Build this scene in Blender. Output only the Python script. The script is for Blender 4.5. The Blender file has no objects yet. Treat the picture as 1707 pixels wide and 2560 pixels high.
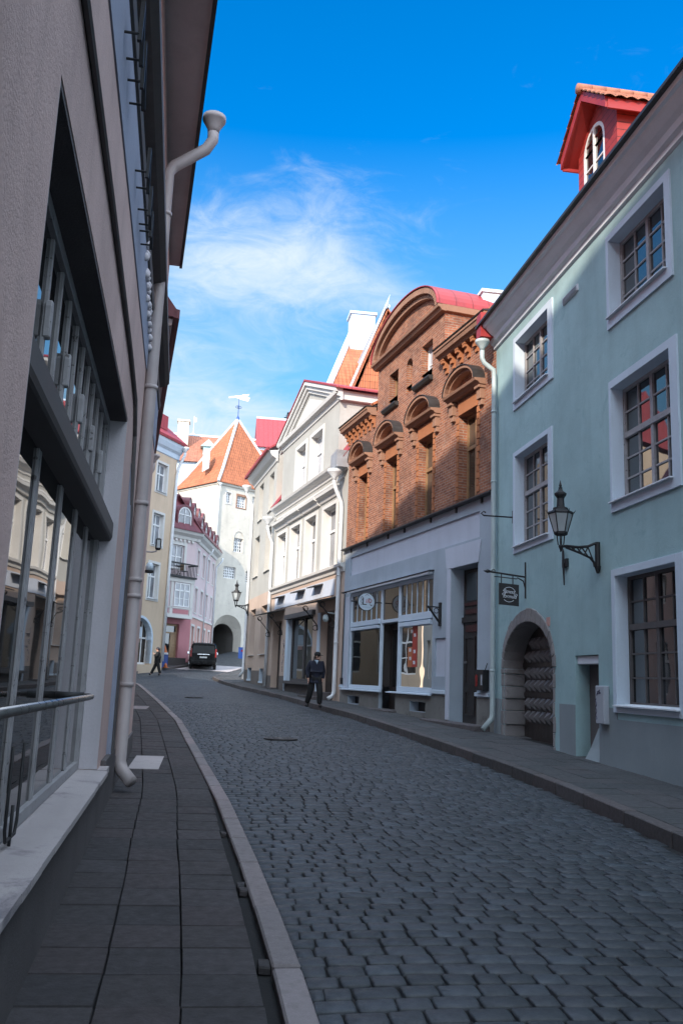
import bpy, bmesh, math, random
from math import sin, cos, radians, pi, hypot, sqrt
from mathutils import Vector, Matrix
random.seed(7)
SC = bpy.context.scene
COL = SC.collection
V = Vector

# ------------------------------------------------------------------ materials
def nodes(name):
    m = bpy.data.materials.new(name); m.use_nodes = True
    nt = m.node_tree
    return m, nt, nt.nodes['Principled BSDF']
def lk(nt, a, b): nt.links.new(a, b)
def nd(nt, t, **kw):
    n = nt.nodes.new(t)
    for k, v in kw.items():
        if k in n.inputs.keys(): n.inputs[k].default_value = v
        else: setattr(n, k, v)
    return n
def rgb(c): return (c[0], c[1], c[2], 1)
def mixc(nt, fac, a, b, mode='MIX'):
    n = nt.nodes.new('ShaderNodeMix'); n.data_type = 'RGBA'; n.blend_type = mode
    for i, s in ((0, fac), (6, a), (7, b)):
        if hasattr(s, 'is_output'): lk(nt, s, n.inputs[i])
        elif i == 0: n.inputs[0].default_value = s
        else: n.inputs[i].default_value = rgb(s)
    return n.outputs[2]
def ramp(nt, s, lo, hi, a=0.0, b=1.0):
    n = nd(nt, 'ShaderNodeMapRange'); lk(nt, s, n.inputs[0])
    n.inputs[1].default_value = lo; n.inputs[2].default_value = hi
    n.inputs[3].default_value = a; n.inputs[4].default_value = b
    return n.outputs[0]
def mth(nt, op, a, b=None):
    n = nd(nt, 'ShaderNodeMath'); n.operation = op
    for i, s in ((0, a), (1, b)):
        if s is None: continue
        if hasattr(s, 'is_output'): lk(nt, s, n.inputs[i])
        else: n.inputs[i].default_value = s
    return n.outputs[0]
def pos(nt): return nd(nt, 'ShaderNodeNewGeometry').outputs['Position']
def noise(nt, vec, scale, detail=5, rough=.55, dist=0.0):
    n = nd(nt, 'ShaderNodeTexNoise'); lk(nt, vec, n.inputs['Vector'])
    n.inputs['Scale'].default_value = scale; n.inputs['Detail'].default_value = detail
    n.inputs['Roughness'].default_value = rough; n.inputs['Distortion'].default_value = dist
    return n.outputs['Fac']
def stretch(nt, vec, s):
    n = nd(nt, 'ShaderNodeVectorMath'); n.operation = 'MULTIPLY'; lk(nt, vec, n.inputs[0])
    n.inputs[1].default_value = s; return n.outputs[0]
def bump(nt, p, h, st, dist=.01):
    b = nd(nt, 'ShaderNodeBump'); b.inputs['Strength'].default_value = st; b.inputs['Distance'].default_value = dist
    lk(nt, h, b.inputs['Height']); lk(nt, b.outputs[0], p.inputs['Normal'])

def plaster(name, c, var=.16, dirt=None, grain=.35, streak=.1, rough=.92):
    m, nt, p = nodes(name); g = pos(nt)
    dark = [x*(1-var) for x in c]; light = [min(1, x*(1+var*.6)) for x in c]
    a = noise(nt, g, .45, 6, .6)
    col = mixc(nt, ramp(nt, a, .3, .7), dark, light)
    s = noise(nt, stretch(nt, g, (1.6, 1.6, .16)), 1.4, 6, .62)
    col = mixc(nt, ramp(nt, s, .5, .78, 0, streak*2.2), col, [x*.55 for x in c])
    if dirt:
        d = noise(nt, g, 2.1, 8, .7, .6)
        col = mixc(nt, ramp(nt, d, .56, .7, 0, .75), col, dirt)
    f = noise(nt, g, 38, 3, .6)
    col = mixc(nt, ramp(nt, f, .3, .75, 0, .14), col, [x*.6 for x in c])
    lk(nt, col, p.inputs['Base Color']); p.inputs['Roughness'].default_value = rough
    p.inputs['Specular IOR Level'].default_value = .2
    h = mth(nt, 'ADD', mth(nt, 'MULTIPLY', noise(nt, g, 3.0, 4), 1.5), noise(nt, g, 60, 4, .7))
    h = mth(nt, 'ADD', h, mth(nt, 'MULTIPLY', noise(nt, g, .8, 3), 5.0))
    bump(nt, p, h, grain, .012)
    return m
def paint(name, c, rough=.5, var=.12, metal=0, scale=6.0, bumpy=.15, chips=None):
    m, nt, p = nodes(name); g = pos(nt)
    a = noise(nt, g, scale, 6, .6)
    col = mixc(nt, ramp(nt, a, .3, .72), [x*(1-var) for x in c], [min(1, x*(1+var*.5)) for x in c])
    if chips:
        d = noise(nt, g, 17, 7, .68, .5)
        col = mixc(nt, ramp(nt, d, .6, .64), col, chips)
    lk(nt, col, p.inputs['Base Color'])
    r = ramp(nt, a, .3, .7, max(.02, rough-.1), min(1, rough+.12)); lk(nt, r, p.inputs['Roughness'])
    p.inputs['Metallic'].default_value = metal
    if 'car' in name: p.inputs['IOR'].default_value = 1.3
    bump(nt, p, noise(nt, g, 45, 3), bumpy, .004)
    return m
def glass(name, c=(.018, .022, .026), rough=.02, ior=2.0, wob=.05):
    m, nt, p = nodes(name); g = pos(nt)
    a = noise(nt, stretch(nt, g, (1, 1, .7)), .9, 3, .5)
    lk(nt, mixc(nt, ramp(nt, a, .35, .7), [x*.5 for x in c], [x*1.6 for x in c]), p.inputs['Base Color'])
    p.inputs['Roughness'].default_value = rough; p.inputs['IOR'].default_value = ior
    bump(nt, p, noise(nt, g, 1.3, 1), wob, .04)
    return m
def clear(name):
    m, nt, p = nodes(name); nt.nodes.remove(p)
    o = next(n for n in nt.nodes if n.type == 'OUTPUT_MATERIAL')
    f = nd(nt, 'ShaderNodeFresnel'); f.inputs['IOR'].default_value = 1.5; t = nd(nt, 'ShaderNodeBsdfTransparent'); t.inputs[0].default_value = (.8, .83, .83, 1)
    g = nd(nt, 'ShaderNodeBsdfGlossy'); g.inputs['Roughness'].default_value = .012; mx = nd(nt, 'ShaderNodeMixShader')
    b = nd(nt, 'ShaderNodeBump'); b.inputs['Strength'].default_value = .05; b.inputs['Distance'].default_value = .04; lk(nt, noise(nt, pos(nt), 1.3, 1), b.inputs['Height']); lk(nt, b.outputs[0], g.inputs['Normal'])
    lk(nt, f.outputs[0], mx.inputs[0]); lk(nt, t.outputs[0], mx.inputs[1]); lk(nt, g.outputs[0], mx.inputs[2]); lk(nt, mx.outputs[0], o.inputs['Surface'])
    return m
def brickmat(name, c1, c2, mortar, w=.26, h=.077, ms=.011, grime=(.09, .06, .05), gr=.75):
    m, nt, p = nodes(name); g = pos(nt)
    uv = nd(nt, 'ShaderNodeUVMap'); uv.uv_map = 'UVMap'
    b = nd(nt, 'ShaderNodeTexBrick'); lk(nt, uv.outputs[0], b.inputs['Vector'])
    b.inputs['Scale'].default_value = 1; b.inputs['Brick Width'].default_value = w; b.inputs['Row Height'].default_value = h
    b.inputs['Mortar Size'].default_value = ms; b.inputs['Mortar Smooth'].default_value = .3; b.inputs['Bias'].default_value = -.1
    b.inputs['Color1'].default_value = rgb(c1); b.inputs['Color2'].default_value = rgb(c2); b.inputs['Mortar'].default_value = rgb(mortar)
    a = noise(nt, g, .8, 6, .65); col = mixc(nt, ramp(nt, a, .5, .72, 0, gr), b.outputs['Color'], grime)
    a2 = noise(nt, g, 2.6, 8, .7, .4); col = mixc(nt, ramp(nt, a2, .58, .68, 0, .45), col, (.42, .33, .27))
    f = noise(nt, g, 9, 4); col = mixc(nt, ramp(nt, f, .35, .7, 0, .4), col, [x*.5 for x in c2])
    lk(nt, col, p.inputs['Base Color']); p.inputs['Roughness'].default_value = .93; p.inputs['Specular IOR Level'].default_value = .2
    hh = mth(nt, 'ADD', mth(nt, 'MULTIPLY', b.outputs['Fac'], -1.0), mth(nt, 'MULTIPLY', noise(nt, g, 30, 3), .5))
    bump(nt, p, hh, .8, .012)
    return m
def tilemat(name, c, w=.24, h=.34):
    m, nt, p = nodes(name); g = pos(nt)
    uv = nd(nt, 'ShaderNodeUVMap'); uv.uv_map = 'UVMap'
    b = nd(nt, 'ShaderNodeTexBrick'); lk(nt, uv.outputs[0], b.inputs['Vector']); b.offset = 0
    b.inputs['Scale'].default_value = 1; b.inputs['Brick Width'].default_value = w; b.inputs['Row Height'].default_value = h
    b.inputs['Mortar Size'].default_value = .02; b.inputs['Mortar Smooth'].default_value = .7; b.inputs['Bias'].default_value = 0
    b.inputs['Color1'].default_value = rgb([x*1.12 for x in c]); b.inputs['Color2'].default_value = rgb([x*.8 for x in c]); b.inputs['Mortar'].default_value = rgb([x*.42 for x in c])
    a = noise(nt, g, .5, 6, .65); col = mixc(nt, ramp(nt, a, .48, .75, 0, .4), b.outputs['Color'], [x*.45 for x in c])
    lk(nt, col, p.inputs['Base Color']); p.inputs['Roughness'].default_value = .85
    sx = nd(nt, 'ShaderNodeSeparateXYZ'); lk(nt, uv.outputs[0], sx.inputs[0])
    wv = mth(nt, 'SINE', mth(nt, 'MULTIPLY', sx.outputs[0], 2*pi/w))
    st = mth(nt, 'FRACT', mth(nt, 'MULTIPLY', sx.outputs[1], -1/h))
    bump(nt, p, mth(nt, 'ADD', wv, st), .9, .03)
    return m
def seamed(name, c, w=.55):
    m, nt, p = nodes(name); g = pos(nt)
    uv = nd(nt, 'ShaderNodeUVMap'); uv.uv_map = 'UVMap'; sx = nd(nt, 'ShaderNodeSeparateXYZ'); lk(nt, uv.outputs[0], sx.inputs[0])
    fr = mth(nt, 'FRACT', mth(nt, 'MULTIPLY', sx.outputs[0], 1/w)); seam = mth(nt, 'LESS_THAN', fr, .07)
    a = noise(nt, g, 1.1, 7, .65); col = mixc(nt, ramp(nt, a, .3, .75), [x*.75 for x in c], [min(1, x*1.1+.01) for x in c])
    s = noise(nt, stretch(nt, g, (3, 3, .5)), 2.0, 6, .6); col = mixc(nt, ramp(nt, s, .52, .75, 0, .45), col, [x*.45+.01 for x in c])
    col = mixc(nt, seam, col, [x*.55 for x in c]); lk(nt, col, p.inputs['Base Color']); lk(nt, ramp(nt, a, .3, .7, .42, .65), p.inputs['Roughness'])
    bump(nt, p, seam, .6, .02); return m
def stones(name, c, spread=.35, rough=.62, spec=.4, island=True, speck=.3, bumpd=.01):
    m, nt, p = nodes(name); g = pos(nt)
    gi = nd(nt, 'ShaderNodeNewGeometry')
    r = gi.outputs['Random Per Island']
    hue = nd(nt, 'ShaderNodeValToRGB'); lk(nt, r, hue.inputs[0])
    e = hue.color_ramp.elements
    e[0].color = rgb([x*(1-spread) for x in c]); e[1].color = rgb([min(1, x*(1+spread)) for x in c])
    k = e.new(.45); k.color = rgb((c[0]*1.02, c[1]*.98, c[2]*.95)); k = e.new(.75); k.color = rgb((c[0]*1.18, c[1]*1.04, c[2]*1.02))
    col = hue.outputs[0] if island else mixc(nt, 0, c, c)
    a = noise(nt, g, .5, 5, .6); col = mixc(nt, ramp(nt, a, .4, .75, 0, .4), col, [x*.5 for x in c])
    f = noise(nt, g, 90, 3, .7); col = mixc(nt, ramp(nt, f, .55, .75, 0, speck), col, [min(1, x*2.0) for x in c])
    f2 = noise(nt, g, 14, 5, .65); col = mixc(nt, ramp(nt, f2, .5, .75, 0, .4), col, [x*.55 for x in c])
    lk(nt, col, p.inputs['Base Color'])
    lk(nt, ramp(nt, f2, .3, .7, rough-.12, min(1, rough+.15)), p.inputs['Roughness'])
    p.inputs['Specular IOR Level'].default_value = spec
    bump(nt, p, mth(nt, 'ADD', noise(nt, g, 22, 5, .6), mth(nt, 'MULTIPLY', f, .4)), .6, bumpd)
    return m
def boards(name, c, h=.13, horizontal=True):
    m, nt, p = nodes(name); g = pos(nt)
    uv = nd(nt, 'ShaderNodeUVMap'); uv.uv_map = 'UVMap'
    sx = nd(nt, 'ShaderNodeSeparateXYZ'); lk(nt, uv.outputs[0], sx.inputs[0])
    fr = mth(nt, 'FRACT', mth(nt, 'MULTIPLY', sx.outputs[1 if horizontal else 0], 1/h))
    gap = mth(nt, 'LESS_THAN', fr, .09)
    a = noise(nt, g, 5, 5); col = mixc(nt, ramp(nt, a, .3, .7), [x*.85 for x in c], c)
    col = mixc(nt, gap, col, [x*.22 for x in c])
    lk(nt, col, p.inputs['Base Color']); p.inputs['Roughness'].default_value = .6
    bump(nt, p, fr, .7, .02)
    return m

M = dict(
    green=plaster('green_plaster', (.345, .50, .52), .2, (.25, .39, .41), .45, .14),
    plinth=plaster('grey_plinth', (.25, .29, .31), .16),
    white=plaster('white_plaster', (.55, .64, .73), .08, None, .25, .06),
    cornice=plaster('grey_cornice', (.70, .75, .80), .14, None, .2, .1),
    cream=plaster('cream_plaster', (.42, .41, .38), .12),
    creamlow=plaster('peach_plaster', (.50, .385, .315), .14, None, .3, .1),
    creamwhite=plaster('cream_moulding', (.60, .585, .56), .06, None, .2, .06),
    creamplinth=plaster('brown_plinth', (.16, .14, .13), .2),
    grey=plaster('grey_shop_plaster', (.36, .42, .48), .16, None, .3, .1),
    greylow=plaster('grey_base_plaster', (.21, .21, .20), .25, (.09, .085, .08)),
    panel=plaster('light_panel_plaster', (.50, .54, .62), .07),
    tower=plaster('tower_limewash', (.58, .54, .47), .14, (.40, .37, .33), .5, .12),
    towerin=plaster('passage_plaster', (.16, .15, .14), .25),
    yellow=plaster('ochre_plaster', (.58, .45, .33), .1, None, .3, .12),
    pink=plaster('pink_plaster', (.60, .48, .49), .07),
    pinklow=plaster('rose_plaster', (.55, .33, .29), .1),
    pinkdeep=plaster('deep_rose_plaster', (.46, .20, .22), .1),
    mauve=plaster('mauve_grey_plaster', (.60, .44, .405), .2, None, .6, .2),
    mauvedark=plaster('dark_grey_plinth', (.125, .115, .118), .3, None, .5, .2),
    reveal=plaster('worn_white_reveal', (.55, .52, .55), .16, None, .3, .16),
    soffit=plaster('brown_soffit', (.55, .45, .44), .2, None, .2, .2),
    bluewall=plaster('bluish_wall', (.30, .33, .42), .12),
    stonearch=plaster('weathered_limestone', (.27, .255, .255), .25, (.12, .11, .11), 1.0, .2),
    brick=brickmat('red_brick', (.39, .155, .085), (.22, .08, .05), (.36, .28, .22)),
    brickflat=plaster('orange_brick_dressing', (.38, .155, .075), .18, (.33, .15, .08), .5, .2),
    terr=plaster('terracotta_moulding', (.31, .175, .12), .2, (.2, .14, .11), .5, .2),
    tile=tilemat('orange_clay_tile', (.43, .14, .062)),
    tileb=tilemat('brown_clay_tile', (.40, .15, .09)),
    clay=paint('clay_tile', (.36, .15, .095), .75, .3, 0, 4),
    redmetal=seamed('red_roof_sheet', (.33, .03, .038)),
    darkred=seamed('dark_red_roof_sheet', (.15, .03, .04)),
    redwood=boards('red_boards', (.33, .032, .028), .17),
    redpaint=paint('red_paint', (.31, .026, .026), .5, .1),
    wwood=paint('white_window_paint', (.72, .72, .72), .5, .08, 0, 8, .15),
    gwood=paint('worn_grey_paint', (.33, .32, .33), .6, .2, 0, 7, .4, (.12, .11, .11)),
    dgwood=paint('dark_grey_wood', (.10, .092, .092), .75, .3),
    bwood=paint('brown_window_wood', (.30, .17, .085), .6, .3, 0, 8, .4),
    tan=paint('faded_timber', (.33, .22, .13), .7, .3, 0, 8, .4),
    doorred=paint('dark_red_door', (.06, .016, .014), .5, .3),
    doorblk=paint('black_brown_door', (.030, .024, .022), .5, .3),
    iron=paint('black_iron', (.024, .024, .026), .55, .25, .3, 12, .4),
    ledge=paint('dark_sheet_ledge', (.045, .042, .042), .5, .3, .3),
    zinc=paint('zinc_sheet', (.42, .44, .47), .42, .15, .5, 4),
    pipe=paint('painted_pipe', (.40, .35, .345), .5, .12, 0, 3),
    wpipe=paint('white_pipe', (.62, .64, .66), .45, .1, 0, 3),
    gpipe=paint('green_pipe', (.38, .45, .46), .45, .1, 0, 3),
    steel=paint('steel_rail', (.34, .32, .31), .3, .15, .9, 10),
    glass=glass('dark_glass'),
    glassc=glass('curtained_glass', (.20, .21, .235), .03, 1.7),
    glassw=glass('net_curtain_glass', (.32, .33, .36), .05, 1.6),
    glassb=glass('warm_dark_glass', (.06, .045, .033), .03, 1.55),
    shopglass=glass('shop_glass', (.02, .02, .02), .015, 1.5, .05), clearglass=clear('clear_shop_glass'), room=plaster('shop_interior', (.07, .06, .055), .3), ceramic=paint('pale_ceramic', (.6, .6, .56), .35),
    lampglass=glass('milky_lamp_glass', (.33, .36, .37), .25, 1.5),
    cobble=stones('cobblestone', (.030, .038, .047), .45, .55, .5, True, .35, .009),
    joint=plaster('sandy_joint', (.027, .027, .028), .3),
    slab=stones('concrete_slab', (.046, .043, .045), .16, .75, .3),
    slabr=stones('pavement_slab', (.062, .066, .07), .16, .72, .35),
    granite=stones('pink_granite', (.205, .185, .19), .13, .7, .3, True, .4, .006),
    granited=stones('dark_granite', (.085, .08, .082), .2, .7, .3),
    dirt=plaster('earth', (.05, .045, .04), .3),
    sill=plaster('chipped_stone_sill', (.44, .40, .40), .14, (.13, .12, .14), .5, .12),
    navy=paint('navy_cloth', (.011, .013, .026), .9, .2),
    black=paint('black_cloth', (.012, .012, .013), .9, .2),
    shoe=paint('black_leather', (.012, .011, .011), .5, .1),
    skin=paint('skin', (.48, .27, .20), .6, .08),
    shirt=paint('pale_shirt', (.34, .42, .50), .8, .1),
    hair=paint('brown_hair', (.05, .03, .02), .7, .2),
    car=paint('black_car_paint', (.006, .006, .007), .28, .1, .2, 3, 0),
    carglass=glass('tinted_car_glass', (.010, .011, .013), .05, 1.25, 0),
    rubber=paint('rubber', (.015, .015, .015), .85, .1),
    chrome=paint('chrome', (.75, .75, .77), .15, .05, 1, 3, 0),
    redlens=paint('red_lens', (.22, .01, .01), .2, .1, 0, 3, 0),
    plate=paint('number_plate', (.62, .62, .6), .4, .05),
    signblk=paint('black_sign', (.018, .017, .019), .45, .1),
    signwht=paint('white_lettering', (.72, .76, .82), .5, .03),
    signpale=paint('pale_sign_face', (.56, .66, .74), .45, .06),
    ink=paint('dark_ink', (.02, .02, .03), .6, .05),
    inkred=paint('red_ink', (.40, .05, .06), .6, .05),
    inkblue=paint('pale_blue_ink', (.33, .45, .55), .6, .05),
    blue=paint('blue_sign', (.008, .05, .24), .4, .05),
    orange=paint('orange_cloth', (.48, .14, .045), .8, .2),
    boxgrey=paint('pale_meter_box', (.36, .385, .43), .5, .08, 0, 5, .1),
    graf=paint('graffiti_ink', (.07, .07, .12), .7, .1),
    gold=paint('gilded_metal', (.62, .52, .36), .4, .2, .4),
    plank=boards('vertical_planks', (.028, .026, .026), .16, False),
    stud=paint('grey_stud', (.16, .155, .16), .45, .2, .3),
    bark=paint('bark', (.08, .06, .05), .9, .3),
    leaf=paint('blue_green_needles', (.045, .085, .10), .8, .4),
    posterr=paint('red_poster', (.42, .055, .04), .6, .1),
    postero=paint('orange_poster', (.45, .15, .06), .6, .1),
)

# ------------------------------------------------------------------ mesh tools
class Facade:
    """vertical plane: u runs along the wall, z is height, d is distance out of the wall"""
    def __init__(s, p0, ang, side):
        a = radians(ang); s.p0 = V((p0[0], p0[1], 0)); s.dir = V((sin(a), cos(a), 0))
        s.n = V((-cos(a), sin(a), 0))*side; s.ang = a; s.side = side
    def P(s, u, z, d=0.0): return s.p0 + s.dir*u + s.n*d + V((0, 0, z))

class MB:
    def __init__(s): s.v = []; s.f = []
    def add(s, pts, faces):
        k = len(s.v); s.v += [V(p) for p in pts]; s.f += [[k+i for i in f] for f in faces]
    def poly(s, *pts): s.add(pts, [list(range(len(pts)))])
    def hexa(s, b, t):
        s.add(list(b)+list(t), [[3, 2, 1, 0], [4, 5, 6, 7], [0, 1, 5, 4], [1, 2, 6, 5], [2, 3, 7, 6], [3, 0, 4, 7]])
    def box(s, F, u0, u1, z0, z1, d0, d1):
        q = [(u0, d0), (u1, d0), (u1, d1), (u0, d1)]
        s.hexa([F.P(u, z0, d) for u, d in q], [F.P(u, z1, d) for u, d in q])
    def wbox(s, x0, x1, y0, y1, z0, z1):
        q = [(x0, y0), (x1, y0), (x1, y1), (x0, y1)]
        s.hexa([V((x, y, z0)) for x, y in q], [V((x, y, z1)) for x, y in q])
    def prism(s, F, pts, d0, d1):
        n = len(pts); a = [F.P(u, z, d0) for u, z in pts]; b = [F.P(u, z, d1) for u, z in pts]
        s.add(a+b, [list(range(n))[::-1], list(range(n, 2*n))]+[[i, (i+1) % n, n+(i+1) % n, n+i] for i in range(n)])
    def extrude(s, F, u0, u1, prof):
        n = len(prof); a = [F.P(u0, z, d) for d, z in prof]; b = [F.P(u1, z, d) for d, z in prof]
        s.add(a+b, [list(range(n))[::-1], list(range(n, 2*n))]+[[i, (i+1) % n, n+(i+1) % n, n+i] for i in range(n)])
    def wprism(s, pts, off):
        n = len(pts); b = [V(p)+V(off) for p in pts]
        s.add(list(pts)+b, [list(range(n))[::-1], list(range(n, 2*n))]+[[i, (i+1) % n, n+(i+1) % n, n+i] for i in range(n)])
    def arc(s, F, uc, zb, hw, rise, th, d0, d1, n=14, t0=0.0, t1=pi):
        P = []
        for i in range(n+1):
            t = t0+(t1-t0)*i/n
            P.append([(uc+k*cos(t), zb+r*sin(t)) for k, r in ((hw, rise), (hw+th, rise+th))])
        for i in range(n):
            a, b = P[i]; c, d = P[i+1]
            s.prism(F, [a, b, d, c], d0, d1)
    def tube(s, pts, r, n=8, caps=True):
        pts = [V(p) for p in pts]; rs = r if isinstance(r, (list, tuple)) else [r]*len(pts)
        k = len(s.v); ref = None
        for i, p in enumerate(pts):
            t = (pts[min(i+1, len(pts)-1)]-pts[max(i-1, 0)]).normalized()
            if ref is None:
                ref = V((0, 0, 1)) if abs(t.z) < .9 else V((1, 0, 0))
            x = t.cross(ref)
            if x.length < 1e-4: x = t.cross(V((.3, 1, .2)))
            x.normalize(); y = x.cross(t).normalized(); ref = y
            for j in range(n):
                a = 2*pi*j/n; s.v.append(p+(x*cos(a)+y*sin(a))*rs[i])
        for i in range(len(pts)-1):
            for j in range(n):
                a = k+i*n+j; b = k+i*n+(j+1) % n
                s.f.append([a, b, b+n, a+n])
        if caps:
            s.f.append([k+j for j in range(n)][::-1]); s.f.append([k+(len(pts)-1)*n+j for j in range(n)])
    def lathe(s, c, prof, n=12, axis='z', rot=0.0, sy=1.0):
        c = V(c); k = len(s.v)
        for r, z in prof:
            for j in range(n):
                a = 2*pi*j/n+rot; s.v.append(c+V((r*cos(a), r*sin(a)*sy, z)))
        for i in range(len(prof)-1):
            for j in range(n):
                a = k+i*n+j; b = k+i*n+(j+1) % n
                s.f.append([a, b, b+n, a+n])
        s.f.append([k+j for j in range(n)][::-1]); s.f.append([k+(len(prof)-1)*n+j for j in range(n)])
    def mesh(s, name, off=V((0, 0, 0)), bev=0.0):
        me = bpy.data.meshes.new(name)
        me.from_pydata([tuple(p-off) for p in s.v], [], s.f)
        bm = bmesh.new(); bm.from_mesh(me)
        bmesh.ops.recalc_face_normals(bm, faces=bm.faces)
        if bev:
            ed = [e for e in bm.edges if len(e.link_faces) == 2 and e.calc_face_angle(0) > .5]
            bmesh.ops.bevel(bm, geom=ed, offset=bev, segments=1, affect='EDGES', clamp_overlap=True)
        uvl = bm.loops.layers.uv.new('UVMap')
        for f in bm.faces:
            n = f.normal
            if abs(n.z) > .97: t = V((1, 0, 0)); q = V((0, 1, 0))
            else: t = V((-n.y, n.x, 0)).normalized(); q = n.cross(t)
            for l in f.loops: l[uvl].uv = ((l.vert.co+off).dot(t), (l.vert.co+off).dot(q))
        bm.to_mesh(me); bm.free()
        return me

WL = {}
def thing(name, label, cat, loc, group=None, rot=0.0):
    o = bpy.data.objects.new(name, None); COL.objects.link(o)
    o.location = loc; o.rotation_euler = (0, 0, rot); o.empty_display_size = .3
    o['label'] = label; o['category'] = cat
    if group: o['group'] = group
    WL[o.name] = V(loc)
    return o
KEEP = {'flowers', 'interior', 'ornament', 'crown', 'graffiti', 'roof', 'script', 'lettering', 'red_mark', 'eyes', 'nose_and_ears'}
def clusters(mb):
    """face groups of a mesh builder that neither share a vertex nor touch"""
    par = list(range(len(mb.v)))
    def find(i):
        while par[i] != i: par[i] = par[par[i]]; i = par[i]
        return i
    key = {}
    for i, v in enumerate(mb.v):
        k = (round(v.x, 3), round(v.y, 3), round(v.z, 3))
        if k in key: par[find(i)] = find(key[k])
        else: key[k] = i
    for f in mb.f:
        for i in f[1:]: par[find(i)] = find(f[0])
    g = {}
    for f in mb.f: g.setdefault(find(f[0]), []).append(f)
    bb = []
    for fs in g.values():
        ps = [mb.v[i] for f in fs for i in f]
        bb.append([[min(p[k] for p in ps)-.012 for k in range(3)], [max(p[k] for p in ps)+.012 for k in range(3)], fs])
    done = False
    while not done and len(bb) < 160:
        done = True
        for i in range(len(bb)):
            for j in range(i+1, len(bb)):
                if all(bb[i][0][k] <= bb[j][1][k] and bb[j][0][k] <= bb[i][1][k] for k in range(3)):
                    bb[i] = [[min(bb[i][0][k], bb[j][0][k]) for k in range(3)], [max(bb[i][1][k], bb[j][1][k]) for k in range(3)], bb[i][2]+bb[j][2]]
                    del bb[j]; done = False; break
            if not done: break
    return [b[2] for b in bb]
def part(name, mb, mat, par, smooth=False, label=None, bev=0.0, local=False):
    if par is not None and name not in KEEP and len(mb.f) > 1:
        cs = clusters(mb)
        if 1 < len(cs) <= 60:
            cs.sort(key=lambda c: -len(c)); first = None
            for fs in cs:
                idx = sorted({i for f in fs for i in f}); re_ = {k: n for n, k in enumerate(idx)}
                m2 = MB(); m2.v = [mb.v[i] for i in idx]; m2.f = [[re_[i] for i in f] for f in fs]
                o = part1(name, m2, mat, par, smooth, label, bev, local); first = first or o
            return first
    return part1(name, mb, mat, par, smooth, label, bev, local)
def part1(name, mb, mat, par, smooth=False, label=None, bev=0.0, local=False):
    off = V((0, 0, 0)) if local or par is None else WL[par.name]
    me = mb.mesh(name, off, bev); me.materials.append(M[mat] if isinstance(mat, str) else mat)
    if smooth: me.polygons.foreach_set('use_smooth', [True]*len(me.polygons))
    o = bpy.data.objects.new(name, me); COL.objects.link(o)
    if par is not None: o.parent = par
    WL[o.name] = off
    if label: o['label'] = label
    return o
def solo(name, mb, mat, label=None, cat=None, group=None, kind=None, smooth=False, bev=0.0):
    o = part(name, mb, mat, None, smooth, None, bev)
    if label: o['label'] = label
    if cat: o['category'] = cat
    if group: o['group'] = group
    if kind: o['kind'] = kind
    return o

def wall(mb, F, u0, u1, z0, z1, ops, deep=None):
    """front sheet with rectangular openings and their reveals; deep adds sides and back"""
    us = sorted({u0, u1, *[o[0] for o in ops], *[o[1] for o in ops]}); us = [u for u in us if u0 <= u <= u1]
    zs = sorted({z0, z1, *[o[2] for o in ops], *[o[3] for o in ops]}); zs = [z for z in zs if z0 <= z <= z1]
    for i in range(len(us)-1):
        for j in range(len(zs)-1):
            uc = (us[i]+us[i+1])/2; zc = (zs[j]+zs[j+1])/2
            if any(o[0] < uc < o[1] and o[2] < zc < o[3] for o in ops): continue
            mb.poly(F.P(us[i], zs[j]), F.P(us[i+1], zs[j]), F.P(us[i+1], zs[j+1]), F.P(us[i], zs[j+1]))
    for o in ops:
        a, b, c, d, dp = o[:5]
        mb.poly(F.P(a, c), F.P(a, c, -dp), F.P(a, d, -dp), F.P(a, d))
        mb.poly(F.P(b, c), F.P(b, c, -dp), F.P(b, d, -dp), F.P(b, d))
        mb.poly(F.P(a, d), F.P(b, d), F.P(b, d, -dp), F.P(a, d, -dp))
        mb.poly(F.P(a, c), F.P(b, c), F.P(b, c, -dp), F.P(a, c, -dp))
    if deep:
        mb.poly(F.P(u0, z0), F.P(u0, z1), F.P(u0, z1, -deep), F.P(u0, z0, -deep))
        mb.poly(F.P(u1, z0), F.P(u1, z1), F.P(u1, z1, -deep), F.P(u1, z0, -deep))
        mb.poly(F.P(u0, z0, -deep), F.P(u1, z0, -deep), F.P(u1, z1, -deep), F.P(u0, z1, -deep))
def spandrel(mb, F, a, b, zs, zt, d=0.0, n=10):
    """fills the corners between a rectangular head and an arch"""
    uc = (a+b)/2; hw = (b-a)/2
    for sgn in (-1, 1):
        pts = [F.P(uc+sgn*hw*cos(pi/2*i/n), zs+(zt-zs)*sin(pi/2*i/n), d) for i in range(n+1)]
        c = F.P(uc+sgn*hw, zt, d)
        for i in range(n): mb.poly(c, pts[i], pts[i+1])
def archsoffit(mb, F, a, b, zs, zt, d0, d1, n=16):
    uc = (a+b)/2; hw = (b-a)/2
    for i in range(n):
        t0, t1 = pi*i/n, pi*(i+1)/n
        q = [(uc+hw*cos(t), zs+(zt-zs)*sin(t)) for t in (t0, t1)]
        mb.poly(F.P(*q[0], d0), F.P(*q[1], d0), F.P(*q[1], d1), F.P(*q[0], d1))
def ring(mb, F, o, i, d0, d1):
    mb.box(F, o[0], i[0], o[2], o[3], d0, d1); mb.box(F, i[1], o[1], o[2], o[3], d0, d1)
    mb.box(F, i[0], i[1], i[3], o[3], d0, d1); mb.box(F, i[0], i[1], o[2], i[2], d0, d1)
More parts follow.
